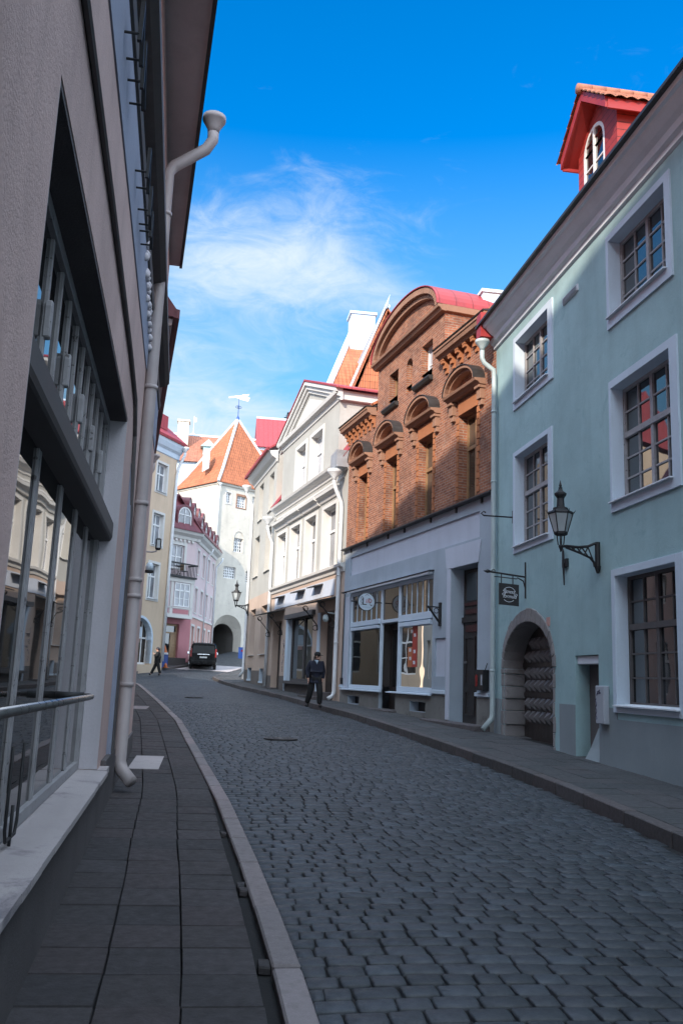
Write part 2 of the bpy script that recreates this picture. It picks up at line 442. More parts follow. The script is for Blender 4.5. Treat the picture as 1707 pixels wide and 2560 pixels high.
def window(par, F, r, depth, fm='wwood', gm='glass', nx=2, ny=3, bar=.03, border=.07, transom=None, mid=True,
           sill=None, trim=None, trimmat='white', sillmat='zinc', name='window', sillout=.09, arch=0.0, ft=.06, barz=None):
    a, b, c, d = r; mb = MB(); f0, f1 = -depth, -depth+ft
    ring(mb, F, r, (a+border, b-border, c+border, d-border), f0, f1)
    ia, ib, ic, id_ = a+border, b-border, c+border, d-border
    segs = [(ic, id_)]
    if transom:
        zt = c+(d-c)*transom; mb.box(F, ia, ib, zt-.05, zt+.05, f0, f1+.015); segs = [(ic, zt-.05), (zt+.05, id_)]
    um = (ia+ib)/2
    for (s0, s1) in segs:
        if mid: mb.box(F, um-.045, um+.045, s0, s1, f0, f1)
        for k in range(1, nx):
            if mid and nx % 2 == 0 and k == nx//2: continue
            uu = ia+(ib-ia)*k/nx; mb.box(F, uu-bar/2, uu+bar/2, s0, s1, f0, f1-.012)
        m = ny if not transom else (max(1, round(ny*(s1-s0)/(id_-ic))))
        for k in range(1, m):
            zz = s0+(s1-s0)*k/m; mb.box(F, ia, ib, zz-bar/2, zz+bar/2, f0, f1-.016)
    w = part(name, mb, fm, par)
    g = MB(); g.poly(F.P(ia, ic, f0+.02), F.P(ib, ic, f0+.02), F.P(ib, id_, f0+.02), F.P(ia, id_, f0+.02)); part('pane', g, gm, w)
    if trim:
        t = MB(); ring(t, F, trim, r, -.002, .035)
        if depth > .23:
            e = -depth+ft+.003; t.box(F, a+.001, a+.005, c+.003, d-.003, e, .0); t.box(F, b-.005, b-.001, c+.003, d-.003, e, .0); t.box(F, a+.006, b-.006, d-.005, d-.001, e, .0)
        part('trim', t, trimmat, w, bev=.006)
    if sill:
        s = MB(); s.extrude(F, a-.03, b+.03, [(-depth+ft+.002, c+.028), (sillout, c+.002), (sillout, c-.02), (-depth+ft+.002, c-.006)]); part('sill', s, sillmat, w)
    return w
def text(body, size, par, origin, right, up, mat, shear=0.0, name='lettering', ext=.004, align='CENTER', sx=1.0):
    cu = bpy.data.curves.new(name, 'FONT'); cu.body = body; cu.size = size; cu.shear = shear; cu.extrude = ext; cu.align_x = align
    tmp = bpy.data.objects.new(name+'_tmp', cu); COL.objects.link(tmp)
    dg = bpy.context.evaluated_depsgraph_get(); me = bpy.data.meshes.new_from_object(tmp.evaluated_get(dg))
    bpy.data.objects.remove(tmp)
    right = V(right).normalized(); up = V(up).normalized(); n = right.cross(up); o0 = V(origin)
    off = WL[par.name]
    for v in me.vertices:
        c = v.co.copy(); v.co = o0+right*c.x*sx+up*c.y+n*c.z-off
    me.materials.clear(); me.materials.append(M[mat])
    o = bpy.data.objects.new(name, me); COL.objects.link(o); o.parent = par; WL[o.name] = off
    return o
def downpipe(par, pts, r, mat, hopper=None, collars=()):
    mb = MB(); mb.tube(pts, r, 12)
    for c, ax in collars: mb.tube([V(c)-V(ax)*.025, V(c)+V(ax)*.025], r*1.18, 12)
    o = part('drainpipe', mb, mat, par, True)
    if hopper:
        h = MB(); c, rr = hopper; h.lathe(c, [(r, -rr*1.3), (r*1.1, -rr*.9), (rr, -rr*.15), (rr*1.06, -.01), (rr*1.06, rr*.32), (rr*.9, rr*.32), (rr*.8, 0)], 16); part('hopper', h, mat, o, True)
    return o
def lerp(tab, y):
    for (a, p), (b, q) in zip(tab, tab[1:]):
        if y <= b: return p+(q-p)*(max(y, a)-a)/(b-a)
    return tab[-1][1]
GZ = [(-60, -1.56), (50, 1.3), (56, 1.5), (63, 1.95), (70, 2.65), (78, 3.5), (100, 6.2), (200, 12)]
def gz(y): return lerp(GZ, y)
# ------------------------------------------------------------------ camera, light, sky
def cam_basis(yaw, pitch, roll):
    f0 = V((sin(yaw), cos(yaw), 0)); r0 = V((cos(yaw), -sin(yaw), 0)); u0 = V((0, 0, 1))
    f = f0*cos(pitch)+u0*sin(pitch); u = -f0*sin(pitch)+u0*cos(pitch)
    return r0*cos(roll)+u*sin(roll), -r0*sin(roll)+u*cos(roll), f
CR, CU, CF = cam_basis(radians(8.05), radians(10.83), radians(2.25))
cam = bpy.data.cameras.new('Camera'); co = bpy.data.objects.new('Camera', cam); COL.objects.link(co)
co.matrix_world = Matrix(((CR.x, CU.x, -CF.x, 0), (CR.y, CU.y, -CF.y, 0), (CR.z, CU.z, -CF.z, 1.65), (0, 0, 0, 1)))
cam.sensor_fit = 'VERTICAL'; cam.sensor_height = 36; cam.lens = 36*2190/2560; cam.clip_end = 3000; cam.clip_start = .05
SC.camera = co

SUN_AZ, SUN_EL = 33.0, 28.4
LD = V((sin(radians(SUN_AZ))*cos(radians(SUN_EL)), cos(radians(SUN_AZ))*cos(radians(SUN_EL)), -sin(radians(SUN_EL))))
sl = bpy.data.lights.new('Sun', 'SUN'); sl.energy = 2.6; sl.angle = radians(.55); sl.color = (1.0, .88, .74)
so = bpy.data.objects.new('Sun', sl); COL.objects.link(so); so.rotation_euler = LD.to_track_quat('-Z', 'Y').to_euler(); so.location = (-20, -40, 40)

w = bpy.data.worlds.new('World'); SC.world = w; w.use_nodes = True
nt = w.node_tree; bg = nt.nodes['Background']
sky = nd(nt, 'ShaderNodeTexSky'); sky.sky_type = 'NISHITA'; sky.sun_disc = False
sky.sun_elevation = radians(SUN_EL); sky.sun_rotation = radians(180+SUN_AZ)
sky.air_density = 1.0; sky.dust_density = .35; sky.ozone_density = 3.0; sky.altitude = 200
hs = nd(nt, 'ShaderNodeHueSaturation'); lk(nt, sky.outputs[0], hs.inputs['Color'])
hs.inputs['Saturation'].default_value = 1.42; hs.inputs['Hue'].default_value = .503; hs.inputs['Value'].default_value = .83
tc = nd(nt, 'ShaderNodeTexCoord'); nv = nd(nt, 'ShaderNodeVectorMath'); nv.operation = 'NORMALIZE'; lk(nt, tc.outputs['Generated'], nv.inputs[0])
D = nv.outputs[0]
sxyz = nd(nt, 'ShaderNodeSeparateXYZ'); lk(nt, D, sxyz.inputs[0])
warp = noise(nt, stretch(nt, D, (2.2, 2.2, 5.0)), 1.6, 9, .58, .7)
fine = noise(nt, stretch(nt, D, (3.2, 3.2, 8.0)), 3.6, 10, .66, 1.6)
nsum = mth(nt, 'ADD', mth(nt, 'MULTIPLY', warp, .62), mth(nt, 'MULTIPLY', fine, .38))
def blob(az, el, wa, we, tilt=0.0):
    c = V((sin(radians(az))*cos(radians(el)), cos(radians(az))*cos(radians(el)), sin(radians(el))))
    t = V((cos(radians(az)), -sin(radians(az)), 0)); u = t.cross(c)
    a = radians(tilt); t, u = t*cos(a)+u*sin(a), u*cos(a)-t*sin(a)
    tot = None
    for ax, wd in ((t, wa), (u, we)):
        d = nd(nt, 'ShaderNodeVectorMath'); d.operation = 'DOT_PRODUCT'; lk(nt, D, d.inputs[0]); d.inputs[1].default_value = ax
        q = mth(nt, 'POWER', mth(nt, 'DIVIDE', mth(nt, 'SUBTRACT', d.outputs['Value'], c.dot(ax)), radians(wd)), 2.0)
        tot = q if tot is None else mth(nt, 'ADD', tot, q)
    return mth(nt, 'EXPONENT', mth(nt, 'MULTIPLY', tot, -1.0))
b1 = blob(.8, 26.0, 10.0, 5.0, 5); b2 = blob(-3, 15.5, 11, 4.2); b3 = blob(11, 25.0, 4.5, 1.5, -14); b4 = blob(14.5, 31, 3.2, 1.1, 25)
low = ramp(nt, sxyz.outputs[2], .56, .16, 0, .92)
msk = mth(nt, 'ADD', mth(nt, 'ADD', mth(nt, 'MULTIPLY', b1, 1.0), mth(nt, 'MULTIPLY', b2, 1.15)), mth(nt, 'ADD', mth(nt, 'MULTIPLY', b3, .5), mth(nt, 'MULTIPLY', b4, .05)))
cl = mth(nt, 'SUBTRACT', mth(nt, 'ADD', msk, mth(nt, 'MULTIPLY', nsum, 2.7)), 1.90)
cl = ramp(nt, cl, -.34, 1.0, 0, .97)
cn = cl.node; cn.interpolation_type = 'SMOOTHSTEP'
skyc = mixc(nt, low, hs.outputs[0], (1.0, 1.9, 2.35))
col = mixc(nt, cl, skyc, (2.35, 2.65, 2.7))
back = ramp(nt, sxyz.outputs[1], .34, -.1, 0, 1); high = ramp(nt, sxyz.outputs[2], .72, .88, 0, .85)  # unseen white cloud cover behind and overhead, added to brighten the ambient light
cov = mth(nt, 'MULTIPLY', mth(nt, 'MAXIMUM', back, high), ramp(nt, warp, .25, .6, .55, 1.0))
col = mixc(nt, cov, col, (7.6, 8.9, 10.4))
lk(nt, col, bg.inputs['Color']); bg.inputs['Strength'].default_value = .15

vs = SC.view_settings; vs.view_transform = 'Standard'; vs.look = 'None'; vs.exposure = 1.3; vs.gamma = 1.0; vs.use_curve_mapping = False
SC.cycles.max_bounces = 6; SC.cycles.use_denoising = True; SC.cycles.sample_clamp_indirect = 6

# ------------------------------------------------------------------ facades
G = Facade((6.75, 0), 0, 1)                      # pale green house
B = Facade((6.75, 20.54), -9.8, 1)               # brick shop house
C = Facade((4.754, 32.09), -9.8, 1)              # cream house, gabled part
L = Facade((2.77, 43.58), -6.6, 1)               # cream house, far part
W = Facade((-.66, 0), -2, -1)                    # left house
W2 = Facade((-1.42, 15.3), -5.6, -1)             # second left house
Y = Facade((-3.11, 60), 28.5, -1)                # ochre house
PS = Facade((-1.59, 67), 8.5, -1); PF = Facade((-1.59, 67), 45, -1)   # pink house
TR = Facade((-.21, 78), 52.8, -1); TL = Facade((-.21, 78), -37.2, 1)  # gate tower

# ------------------------------------------------------------------ ground
LK_IN = [(-5, .43), (4.3, .45), (5.15, .43), (7, .36), (10.4, .17), (15, -.19), (21.6, -.72), (27.6, -1.42), (41, -3.1), (47, -4.2), (52, -8), (55, -12)]
def lk_out(y): return lerp(LK_IN, y)+.165
RK = [(-6, 4.7), (8.5, 4.76), (12, 4.91), (14.5, 4.89), (17.9, 4.74), (21.6, 4.52), (25.8, 4.19), (30.4, 3.55), (35.9, 2.89), (40.2, 2.14),
      (43.5, 1.54), (49, .85), (54, .36), (56.2, .24), (57.2, .42), (60.4, 1.0), (64.7, 2.2), (67.2, 2.95), (78, 4.0), (84, 9)]
ROADL = [(-5, .6), (4.3, .615), (5.15, .595), (7, .525), (10.4, .335), (15, -.025), (21.6, -.555), (27.6, -1.255), (41, -2.93), (47, -4.0),
         (52, -7.8), (55, -11), (56.5, -11.01), (57, -4.5), (59.3, -4.2), (62.3, -2.93), (64.5, -1.95), (67, -.75), (77.5, .7), (84, 3.4)]
def rk(y): return lerp(RK, y)
def roadz(x, y):
    a = lerp(ROADL, y); b = rk(y); t = min(1, max(0, (x-a)/max(.5, b-a)))
    return gz(y)-.055-.07*t+.05*4*t*(1-t)*min(1, max(0, (70-y)/20))
def sheet(name, y0, y1, dy, fl, fr, fz, mat, nx=6):
    mb = MB(); y = y0; rows = []
    while y < y1+1e-6:
        a, b = fl(y), fr(y); rows.append([V((a+(b-a)*i/nx, y, fz(a+(b-a)*i/nx, y))) for i in range(nx+1)]); y += dy
    for r, q in zip(rows, rows[1:]):
        for i in range(nx): mb.poly(r[i], r[i+1], q[i+1], q[i])
    return solo(name, mb, mat, kind='structure')
sheet('ground', -60, 400, 20, lambda y: -400, lambda y: 400, lambda x, y: gz(y)-.5, 'dirt', 8)
sheet('ground', -4, 84, 1, lambda y: lerp(ROADL, y)-.1, lambda y: rk(y)+.08, lambda x, y: roadz(x, y)-.018, 'joint', 8)

def slab_add(v, f, c, ex, ey, hx, hy, zf, drop=.05, rnd=.1, n=4, tilt=.004, jit=.01, skirt=.0):
    """one paving stone: a small grid whose rim falls away; skirt adds worn rounded shoulders and sides"""
    k = len(v)
    if n == 4: T = [(-1, drop), (-1+2*rnd, 0), (1-2*rnd, 0), (1, drop)]
    else: T = [(-1, skirt), (-.985, drop), (-.86, drop*.16), (0, -.001), (.86, drop*.16), (.985, drop), (1, skirt)]
    jx = [random.uniform(-jit, jit) for _ in range(4)]; ta = random.uniform(-tilt, tilt); tb = random.uniform(-tilt, tilt); lift = random.uniform(-tilt, tilt)
    m = len(T)
    for i, (a, da) in enumerate(T):
        for j, (b, db) in enumerate(T):
            r = 1-(.07*max(0, abs(a)-.7)*max(0, abs(b)-.7)/.09 if n == 7 else 0)
            w00 = (1-a)*(1-b)/4; w10 = (1+a)*(1-b)/4; w01 = (1-a)*(1+b)/4; w11 = (1+a)*(1+b)/4
            ax = a*hx*r+jx[0]*w00+jx[1]*w11-jx[2]*w10; by = b*hy*r+jx[3]*w10-jx[1]*w01+jx[2]*w11
            x = c[0]+ex[0]*ax+ey[0]*by; y = c[1]+ex[1]*ax+ey[1]*by
            z = zf(c[0]+ex[0]*a*hx+ey[0]*b*hy, c[1]+ex[1]*a*hx+ey[1]*b*hy)+lift+a*ta+b*tb-max(da, db)
            v.append((x, y, z))
    for i in range(m-1):
        for j in range(m-1): f.append((k+i*m+j, k+(i+1)*m+j, k+(i+1)*m+j+1, k+i*m+j+1))
def mesh_struct(name, v, f, mat, smooth=False, kind='structure'):
    mb = MB(); mb.v = [V(p) for p in v]; mb.f = [list(q) for q in f]
    return solo(name, mb, mat, kind=kind, smooth=smooth)
# cobbles, laid in rows square to the street
v, f = [], []
y = -3.5; row = 0
while y < 82:
    pitch = .150+.012*random.random(); yy = y; h = 2.0
    xc = (lerp(ROADL, yy)+rk(yy))/2
    hd = ((lerp(ROADL, yy+3)+rk(yy+3))-(lerp(ROADL, yy-3)+rk(yy-3)))/12 if yy < 46 else (-.13 if yy < 52 else .05)
    th = -hd*.8+.035*sin(yy*.9)
    ex = (cos(th), sin(th)); ey = (-sin(th), cos(th))
    s = max(-14.0, (lerp(ROADL, yy)-xc))+.004
    if yy > 45: s = -14.0+(row % 2)*.1
    first = True
    while s < 12:
        ln = random.choice((.15, .18, .2, .22, .25))*random.uniform(.92, 1.08)*((.55 if row % 2 else 1) if first else 1); first = False
        cx = xc+ex[0]*(s+ln/2); cy = yy+ex[1]*(s+ln/2)+.015*sin(cx*2.1+yy)
        if lerp(ROADL, cy)+.02 < cx < rk(cy)-.03:
            slab_add(v, f, (cx, cy), ex, ey, ln/2-.003, pitch/2-.003, roadz, .0075, .12, 7 if yy < 30 else 4, .0022, .006, .04)
        s += ln
    y += pitch; row += 1
mesh_struct('road', v, f, 'cobble', True)

# left pavement: three columns of concrete slabs following the kerb
def lz(x, y): return gz(y)+.0
def wallx(y): return -.66-.035*y if y < 15.3 else -1.42-.098*(y-15.3)
v, f = [], []; y = -4.0
while y < 46:
    pitch = .415; x1 = lerp(LK_IN, y)-(.08 if y < 8 else max(.012, .08-.02*(y-8))); k = 0
    hd = (lerp(LK_IN, y+1)-lerp(LK_IN, y-1))/2; q = hypot(1, hd)
    while True:
        xa = x1-.395; 
        if x1 < wallx(y)-.1: break
        slab_add(v, f, ((xa+x1)/2, y+(xa+x1-2*lerp(LK_IN, y))/2*-.03), (1, -.03), (hd/q, 1/q), .194, pitch/2-.005, lz, .009, .009, 4, .0025, .003)
        x1 = xa; k += 1
        if k > 14: break
    y += pitch
for yy in (4.02, 4.2, 5.1, 6.6, 6.75, 8.6):     # odd stones set in the gutter
    slab_add(v, f, (lerp(LK_IN, yy)-.04, yy), (1, 0), (0, 1), .03, .05+.03*random.random(), lz, .012, .1, 7, .006, .01, .04)
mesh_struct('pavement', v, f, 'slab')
sheet('ground', -4, 57, 1, lambda y: min(wallx(y)-.6, -1.2) if y < 45 else -14, lambda y: lerp(LK_IN, y)+.02, lambda x, y: gz(y)-.045, 'joint', 4)
# right pavement
def rz(x, y): return gz(y)+.03
def fx(y):
    if y < 20.54: return 6.75
    if y < 32.09: return 6.75-(y-20.54)*.1727
    if y < 43.58: return 4.754-(y-32.09)*.1727
    return 2.77-(y-43.58)*.1157 if y < 51 else 12
v, f = [], []; y = -5.0; r = 0
while y < 80:
    x0 = rk(y)+.19; hd = (rk(y+1)-rk(y-1))/2 if y < 55 else 0; q = hypot(1, hd); k = 0
    while x0 < fx(y)+.1 and k < 24:
        slab_add(v, f, (x0+.25, y+(k % 2)*.0), (1/q, 0), (hd/q, 1/q), .2475, .247, rz, .008, .008, 4, .003, .002); x0 += .502; k += 1
    y += .5; r += 1
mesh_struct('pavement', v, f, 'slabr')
sheet('ground', -5, 80, 1, lambda y: rk(y)+.06, lambda y: max(fx(y), rk(y))+.4, lambda x, y: gz(y)+.015, 'joint', 4)
# pavement before the ochre and pink houses
def yz(x, y): return gz(y)+.08
v, f = [], []; y = 56.6
while y < 77:
    x0 = lerp(ROADL, y)-.42; k = 0
    while k < 18:
        slab_add(v, f, (x0-.25, y), (1, 0), (0, 1), .243, .2425, yz, .01, .02, 4, .003, .003); x0 -= .502; k += 1
    y += .5
mesh_struct('pavement', v, f, 'slabr')
sheet('pavement', 63.2, 67.4, .6, lambda y: lerp(ROADL, y)+.1, lambda y: rk(y)+.1, lambda x, y: roadz(x, y)+.02, 'sill', 4)  # pale sheet laid over the road, its sunlit brightness put into the colour
sheet('ground', 56.6, 78, .6, lambda y: -14, lambda y: lerp(ROADL, y)-.1, lambda x, y: gz(y)+.06, 'joint', 4)
# kerbs
def kerb(tab, side, wdt, top, bot, y0, y1, mat, seg=1.05):
    mb = MB(); y = y0
    while y < y1:
        ya, yb = y+.012, min(y1, y+seg*random.uniform(.8, 1.2))-.012
        q = []
        for yy in (ya, yb):
            x = tab(yy); q.append([(x, yy), (x+side*wdt, yy)])
        dz = random.uniform(-.006, .006)
        b = [V((p[0], p[1], gz(p[1])+bot)) for p in (q[0][0], q[0][1], q[1][1], q[1][0])]
        t = [V((p[0], p[1], gz(p[1])+top+dz)) for p in (q[0][0], q[0][1], q[1][1], q[1][0])]
        mb.hexa(b, t); y = yb+.012
    return solo('kerb', mb, mat, kind='structure', bev=.012)
kerb(lambda y: lerp(LK_IN, y), 1, .155, .012, -.25, -4, 46, 'granite')
kerb(rk, 1, .18, .035, -.3, -5, 78, 'granited')
kerb(lambda y: lerp(ROADL, y), -1, .35, .09, -.3, 57, 77, 'granited')
# ------------------------------------------------------------------ left house (near, in shade)
LH = thing('townhouse', 'mauve grey shaded house with a deep recessed shop window and broad brown eaves', 'house', (-3, 4, 0))
SO = (3.45, 8.65, .73, 4.12)
mb = MB(); wall(mb, W, -14, 15.2, -1, 8.95, [(*SO, .24)], None)
mb.poly(W.P(15.2, -1), W.P(15.2, 9), W.P(15.2, 9, -9), W.P(15.2, -1, -9)); mb.poly(W.P(-14, -1), W.P(-14, 9), W.P(-14, 9, -9), W.P(-14, -1, -9))
mb.poly(W.P(-14, -1, -9), W.P(15.2, -1, -9), W.P(15.2, 9, -9), W.P(-14, 9, -9))
part('wall', mb, 'mauve', LH)
mb = MB()   # whitish reveal lining of the shop window
mb.box(W, 8.637, 8.652, .75, 4.1, -.235, -.002); mb.box(W, 3.452, 3.467, .75, 4.1, -.235, -.002)
part('reveal', mb, 'reveal', LH)
mb = MB(); mb.box(W, 3.46, 8.64, 4.085, 4.112, -.24, -.004); part('lintel', mb, 'mauvedark', LH)
mb = MB()   # cracked stone sill with a broken front edge
uu = 3.3; pts = []
while uu < 8.62:
    un = min(8.62, uu+random.uniform(.35, .9)); out = .10+random.uniform(-.002, .002)
    zc = .742; mb.extrude(W, uu, un, [(-.235, zc+.012), (out, zc-.006), (out+.001, zc-.045), (-.235, zc-.06)]); uu = un
mb.box(W, 8.62, 9.0, .69, .745, -.1, .085)
part('sill', mb, 'sill', LH)
mb = MB(); mb.box(W, -14, 15.2, -.9, .68, -.01, .03); mb.box(W, 9.0, 10.35, .6, .8, .0, .05); part('plinth', mb, 'mauvedark', LH, bev=.008)
# shop window: lower panes, dark transom, fanlights
mb = MB(); d0, d1 = -.23, -.165
mb.box(W, 3.46, 8.63, .755, .83, d0, d1); mb.box(W, 8.5, 8.63, .83, 4.08, d0, d1); mb.box(W, 3.46, 3.56, .83, 4.08, d0, d1); mb.box(W, 3.56, 8.5, 4.0, 4.08, d0, d1)
for u in (4.03, 5.02, 6.02, 6.92, 7.75):
    mb.box(W, u-.055, u-.012, .83, 2.86, d0+.03, d1-.02); mb.box(W, u+.012, u+.055, .83, 2.86, d0+.03, d1-.02); mb.box(W, u-.012, u+.012, .83, 2.86, d0+.03, d1-.03)
for k in range(11):
    u = 3.9+.42*k; mb.box(W, u-.022, u+.022, 3.1, 4.0, d0+.02, d1-.015)
sw = part('shop_window', mb, 'gwood', LH, bev=.006)
mb = MB(); mb.extrude(W, 3.46, 8.63, [(-.235, 2.86), (-.06, 2.88), (-.045, 2.92), (-.045, 3.06), (-.1, 3.1), (-.235, 3.1)]); part('transom', mb, 'dgwood', sw, bev=.01)
mb = MB()
for k in range(0, 11, 2):
    u = 3.9+.42*k
    mb.prism(W, [(u-.03, 3.42), (u+.03, 3.42), (u+.034, 3.60), (u+.02, 3.64), (u-.02, 3.64), (u-.034, 3.60)], d1-.03, d1+.012)
part('bracket', mb, 'gwood', sw, bev=.008)
mb = MB(); mb.poly(W.P(3.5, .8, -.2), W.P(8.6, .8, -.2), W.P(8.6, 2.88, -.2), W.P(3.5, 2.88, -.2)); part('pane', mb, 'shopglass', sw)
mb = MB(); mb.poly(W.P(3.5, 3.08, -.2), W.P(8.6, 3.08, -.2), W.P(8.6, 4.05, -.2), W.P(3.5, 4.05, -.2)); part('pane', mb, 'shopglass', sw)
# pilaster, painted edge strip, frieze and mouldings above
mb = MB(); mb.box(W, 9.62, 9.74, .62, 3.9, -.01, .045); part('edge_strip', mb, 'bluewall', LH, bev=.008)
mb = MB(); mb.box(W, -14, 15.1, 5.42, 6.16, -.01, .012); part('frieze', mb, 'bluewall', LH)
mb = MB(); mb.extrude(W, -14, 15.1, [(0, 6.16), (.035, 6.18), (.05, 6.25), (0, 6.27)]); part('moulding', mb, 'dgwood', LH)
mb = MB(); mb.extrude(W, -14, 15.1, [(0, 6.58), (.10, 6.6), (.165, 6.66), (.165, 6.80), (.04, 6.86), (0, 6.9)]); part('cornice', mb, 'dgwood', LH)
mb = MB(); mb.tube([W.P(-6, 4.74, .02), W.P(3, 4.72, .02), W.P(5.5, 4.68, .02), W.P(8, 4.6, .02), W.P(9.2, 4.5, .02), W.P(9.6, 4.2, .02), W.P(9.66, 3.0, .055), W.P(9.7, .8, .055)], .022, 6)
mb.tube([W.P(-6, 4.80, .015), W.P(3, 4.78, .015), W.P(8, 4.66, .015), W.P(9.6, 4.4, .015)], .012, 6); part('cable', mb, 'dgwood', LH)
mb = MB()
for u, z in ((9.0, 6.1), (9.35, 6.0), (9.6, 5.96), (10.0, 5.9), (10.4, 5.86), (10.8, 5.8), (11.2, 5.76), (11.7, 5.7)):
    for k in range(4):
        mb.lathe(W.P(u+random.uniform(-.12, .12), z+random.uniform(-.12, .1), .02), [(.01, -.04), (.035, -.025), (.04, .01), (.02, .045), (.005, .055)], 8)
part('stucco_ornament', mb, 'reveal', LH, True)
# sign letters fixed to the frieze on pins, seen edge on
SG = thing('lettering', 'thin dark metal letters on iron pins along the bluish frieze of the mauve house', 'sign letters', W.P(6.5, 5.7))
for u, a, b, t in ((5.3, 5.78, 6.12, .05), (5.75, 5.75, 6.08, -.06), (6.9, 5.74, 6.05, .06), (7.5, 5.72, 6.02, .02), (7.9, 5.72, 5.98, .0)):
    q = MB(); q.prism(W, [(u, a), (u+.03, a), (u+.03+t, b), (u+t, b)], .10, .13); q.prism(W, [(u+.25, a), (u+.28, a), (u+t+.03, b), (u+t, b)], .10, .13); lt = part('letter', q, 'iron', SG)
    q = MB(); q.tube([W.P(u+.01, a+.05, 0), W.P(u+.01, a+.05, .11)], .009, 6); q.tube([W.P(u+.26, a+.04, 0), W.P(u+.26, a+.04, .11)], .009, 6); part('pin', q, 'iron', lt)
# eaves: soffit, fascia, roof
ED = [(-14, .40), (0, .395), (8.66, .32), (11.1, .23), (15.3, .20)]
mb = MB()
eo = [V((-.44-.087*(yv-8.64), yv, 9.0)) for yv in (-14, 0, 8.64, 15.3)]
ei = [W.P(yv, 9.0, -.05) for yv in (-14, 0, 8.64, 15.3)]
for i in range(3):
    mb.hexa([ei[i], eo[i], eo[i+1], ei[i+1]], [p+V((0, 0, .10)) for p in (ei[i], eo[i], eo[i+1], ei[i+1])])
part('soffit', mb, 'soffit', LH)
mb = MB()
for i in range(3):
    a, b = eo[i], eo[i+1]; o = V((.05, 0, 0))
    mb.hexa([a+V((0, 0, -.04)), a+o+V((0, 0, -.04)), b+o+V((0, 0, -.04)), b+V((0, 0, -.04))], [a+V((0, 0, .2)), a+o+V((0, 0, .2)), b+o+V((0, 0, .2)), b+V((0, 0, .2))])
part('gutter', mb, 'ledge', LH)
def roofpoly(mb, *p): mb.poly(*[V(q) for q in p])
SHADOW_RIDGE = [(-40, 28.0, -8.0), (-7.7, 24.5, -8.0), (-2.3, 23.5, -8.0), (10.9, 18.9, -7.5), (15.3, 17.3, -6.9)]  # unseen ridge line, shaped to cast the shadow edge on the facades opposite
mb = MB()
def eavex(yv): return -.42-.087*(yv-8.64)
for (ya, za, xa), (yb, zb, xb) in zip(SHADOW_RIDGE, SHADOW_RIDGE[1:]):
    roofpoly(mb, (eavex(max(ya, -14)), ya, 9.12), (eavex(max(yb, -14)), yb, 9.12), (xb, yb, zb), (xa, ya, za))
    roofpoly(mb, (-14, ya, 9.12), (-14, yb, 9.12), (xb, yb, zb), (xa, ya, za))
roofpoly(mb, (eavex(15.3), 15.3, 9.12), (-6.9, 15.3, 17.3), (-14, 15.3, 9.12))
part('roof', mb, 'tile', LH)
# downpipe with hopper and elbow
pe = V((-.965, 10.9, 0))
downpipe(LH, [V((-.42, 11.0, 8.98)), V((-.42, 11.0, 8.83)), V((-.50, 11.0, 8.68)), V((-.90, 10.93, 8.33)), V((-.965, 10.9, 8.2)), V((-.965, 10.9, 4.5)), V((-.965, 10.9, .62)), V((-.93, 10.85, .52)), V((-.80, 10.72, .40))], .077, 'pipe',
         (V((-.42, 11.0, 9.13)), .15), [((-.965, 10.9, z), (0, 0, 1)) for z in (1.5, 2.55, 2.75, 3.7, 5.2, 6.7, 7.6)])
# handrail across the shop window, window guard loops
RL = thing('handrail', 'horizontal steel guard rail fixed across the recessed shop window of the mauve house', 'rail', W.P(6, 1.0))
mb = MB(); mb.tube([W.P(2.2, 1.50, .07), W.P(6.62, 1.46, .07), W.P(6.75, 1.46, .05), W.P(6.8, 1.46, -.01)], .021, 10); part('bar', mb, 'steel', RL, True)
mb = MB(); mb.tube([W.P(6.795, 1.46, -.235), W.P(6.795, 1.46, .0)], .028, 10); part('mount', mb, 'iron', RL, True)
GD = thing('window_guard', 'black iron loop guards standing on the chipped sill of the mauve shop window', 'guard', W.P(4.5, .75, -.1))
for u in (4.0, 4.75):
    q = MB(); dd = -.12
    q.tube([W.P(u, 1.25, dd), W.P(u, .85, dd), W.P(u+.04, .79, dd), W.P(u+.3, .79, dd), W.P(u+.34, .85, dd), W.P(u+.34, 1.25, dd)], .009, 6); q.tube([W.P(u+.17, .75, dd), W.P(u+.17, .95, dd)], .009, 6); part('loop', q, 'iron', GD, True)

# ------------------------------------------------------------------ second left house
W2O = [(u, u+1.1, z, z+1.9) for u in (1.5, 5.0, 8.6, 12.2, 16.0) for z in (1.6, 5.0)]
L2 = thing('townhouse', 'narrow glimpse of mauve plaster house with dark red eaves beyond the tall downpipe', 'house', W2.P(6, .6, -3))
mb = MB(); wall(mb, W2, 0, 20, -1, 8.0, [(*o, .2) for o in W2O], 8); mb.poly(W2.P(0, 8), W2.P(20, 8), W2.P(20, 8, -8), W2.P(0, 8, -8)); part('wall', mb, 'mauve', L2)
mb = MB(); mb.extrude(W2, 0, 20.1, [(0, 7.55), (.1, 7.6), (.16, 7.8), (.34, 7.86), (.36, 7.98), (0, 8.0)]); part('cornice', mb, 'soffit', L2)
mb = MB(); mb.wprism([W2.P(-.1, 7.99, .42), W2.P(-.1, 8.12, .42), W2.P(-.1, 15.8, -5.4), W2.P(-.1, 8.12, -8.5), W2.P(-.1, 7.99, -8.5)], W2.dir*20.2); part('roof', mb, 'darkred', L2)  # unseen roof, ridge raised so its shadow climbs the cream front
mb = MB(); mb.extrude(W2, -.1, 20.1, [(.36, 7.98), (.47, 7.96), (.47, 8.13), (.36, 8.15)]); part('gutter', mb, 'darkred', L2)
for o in W2O: window(L2, W2, o, .18, 'wwood', 'glass', 2, 2, .03, .06, .62, True)
W3 = Facade(W2.P(20, 0)[:2], -24, -1)                  # unseen wing, added for the shop windows to reflect
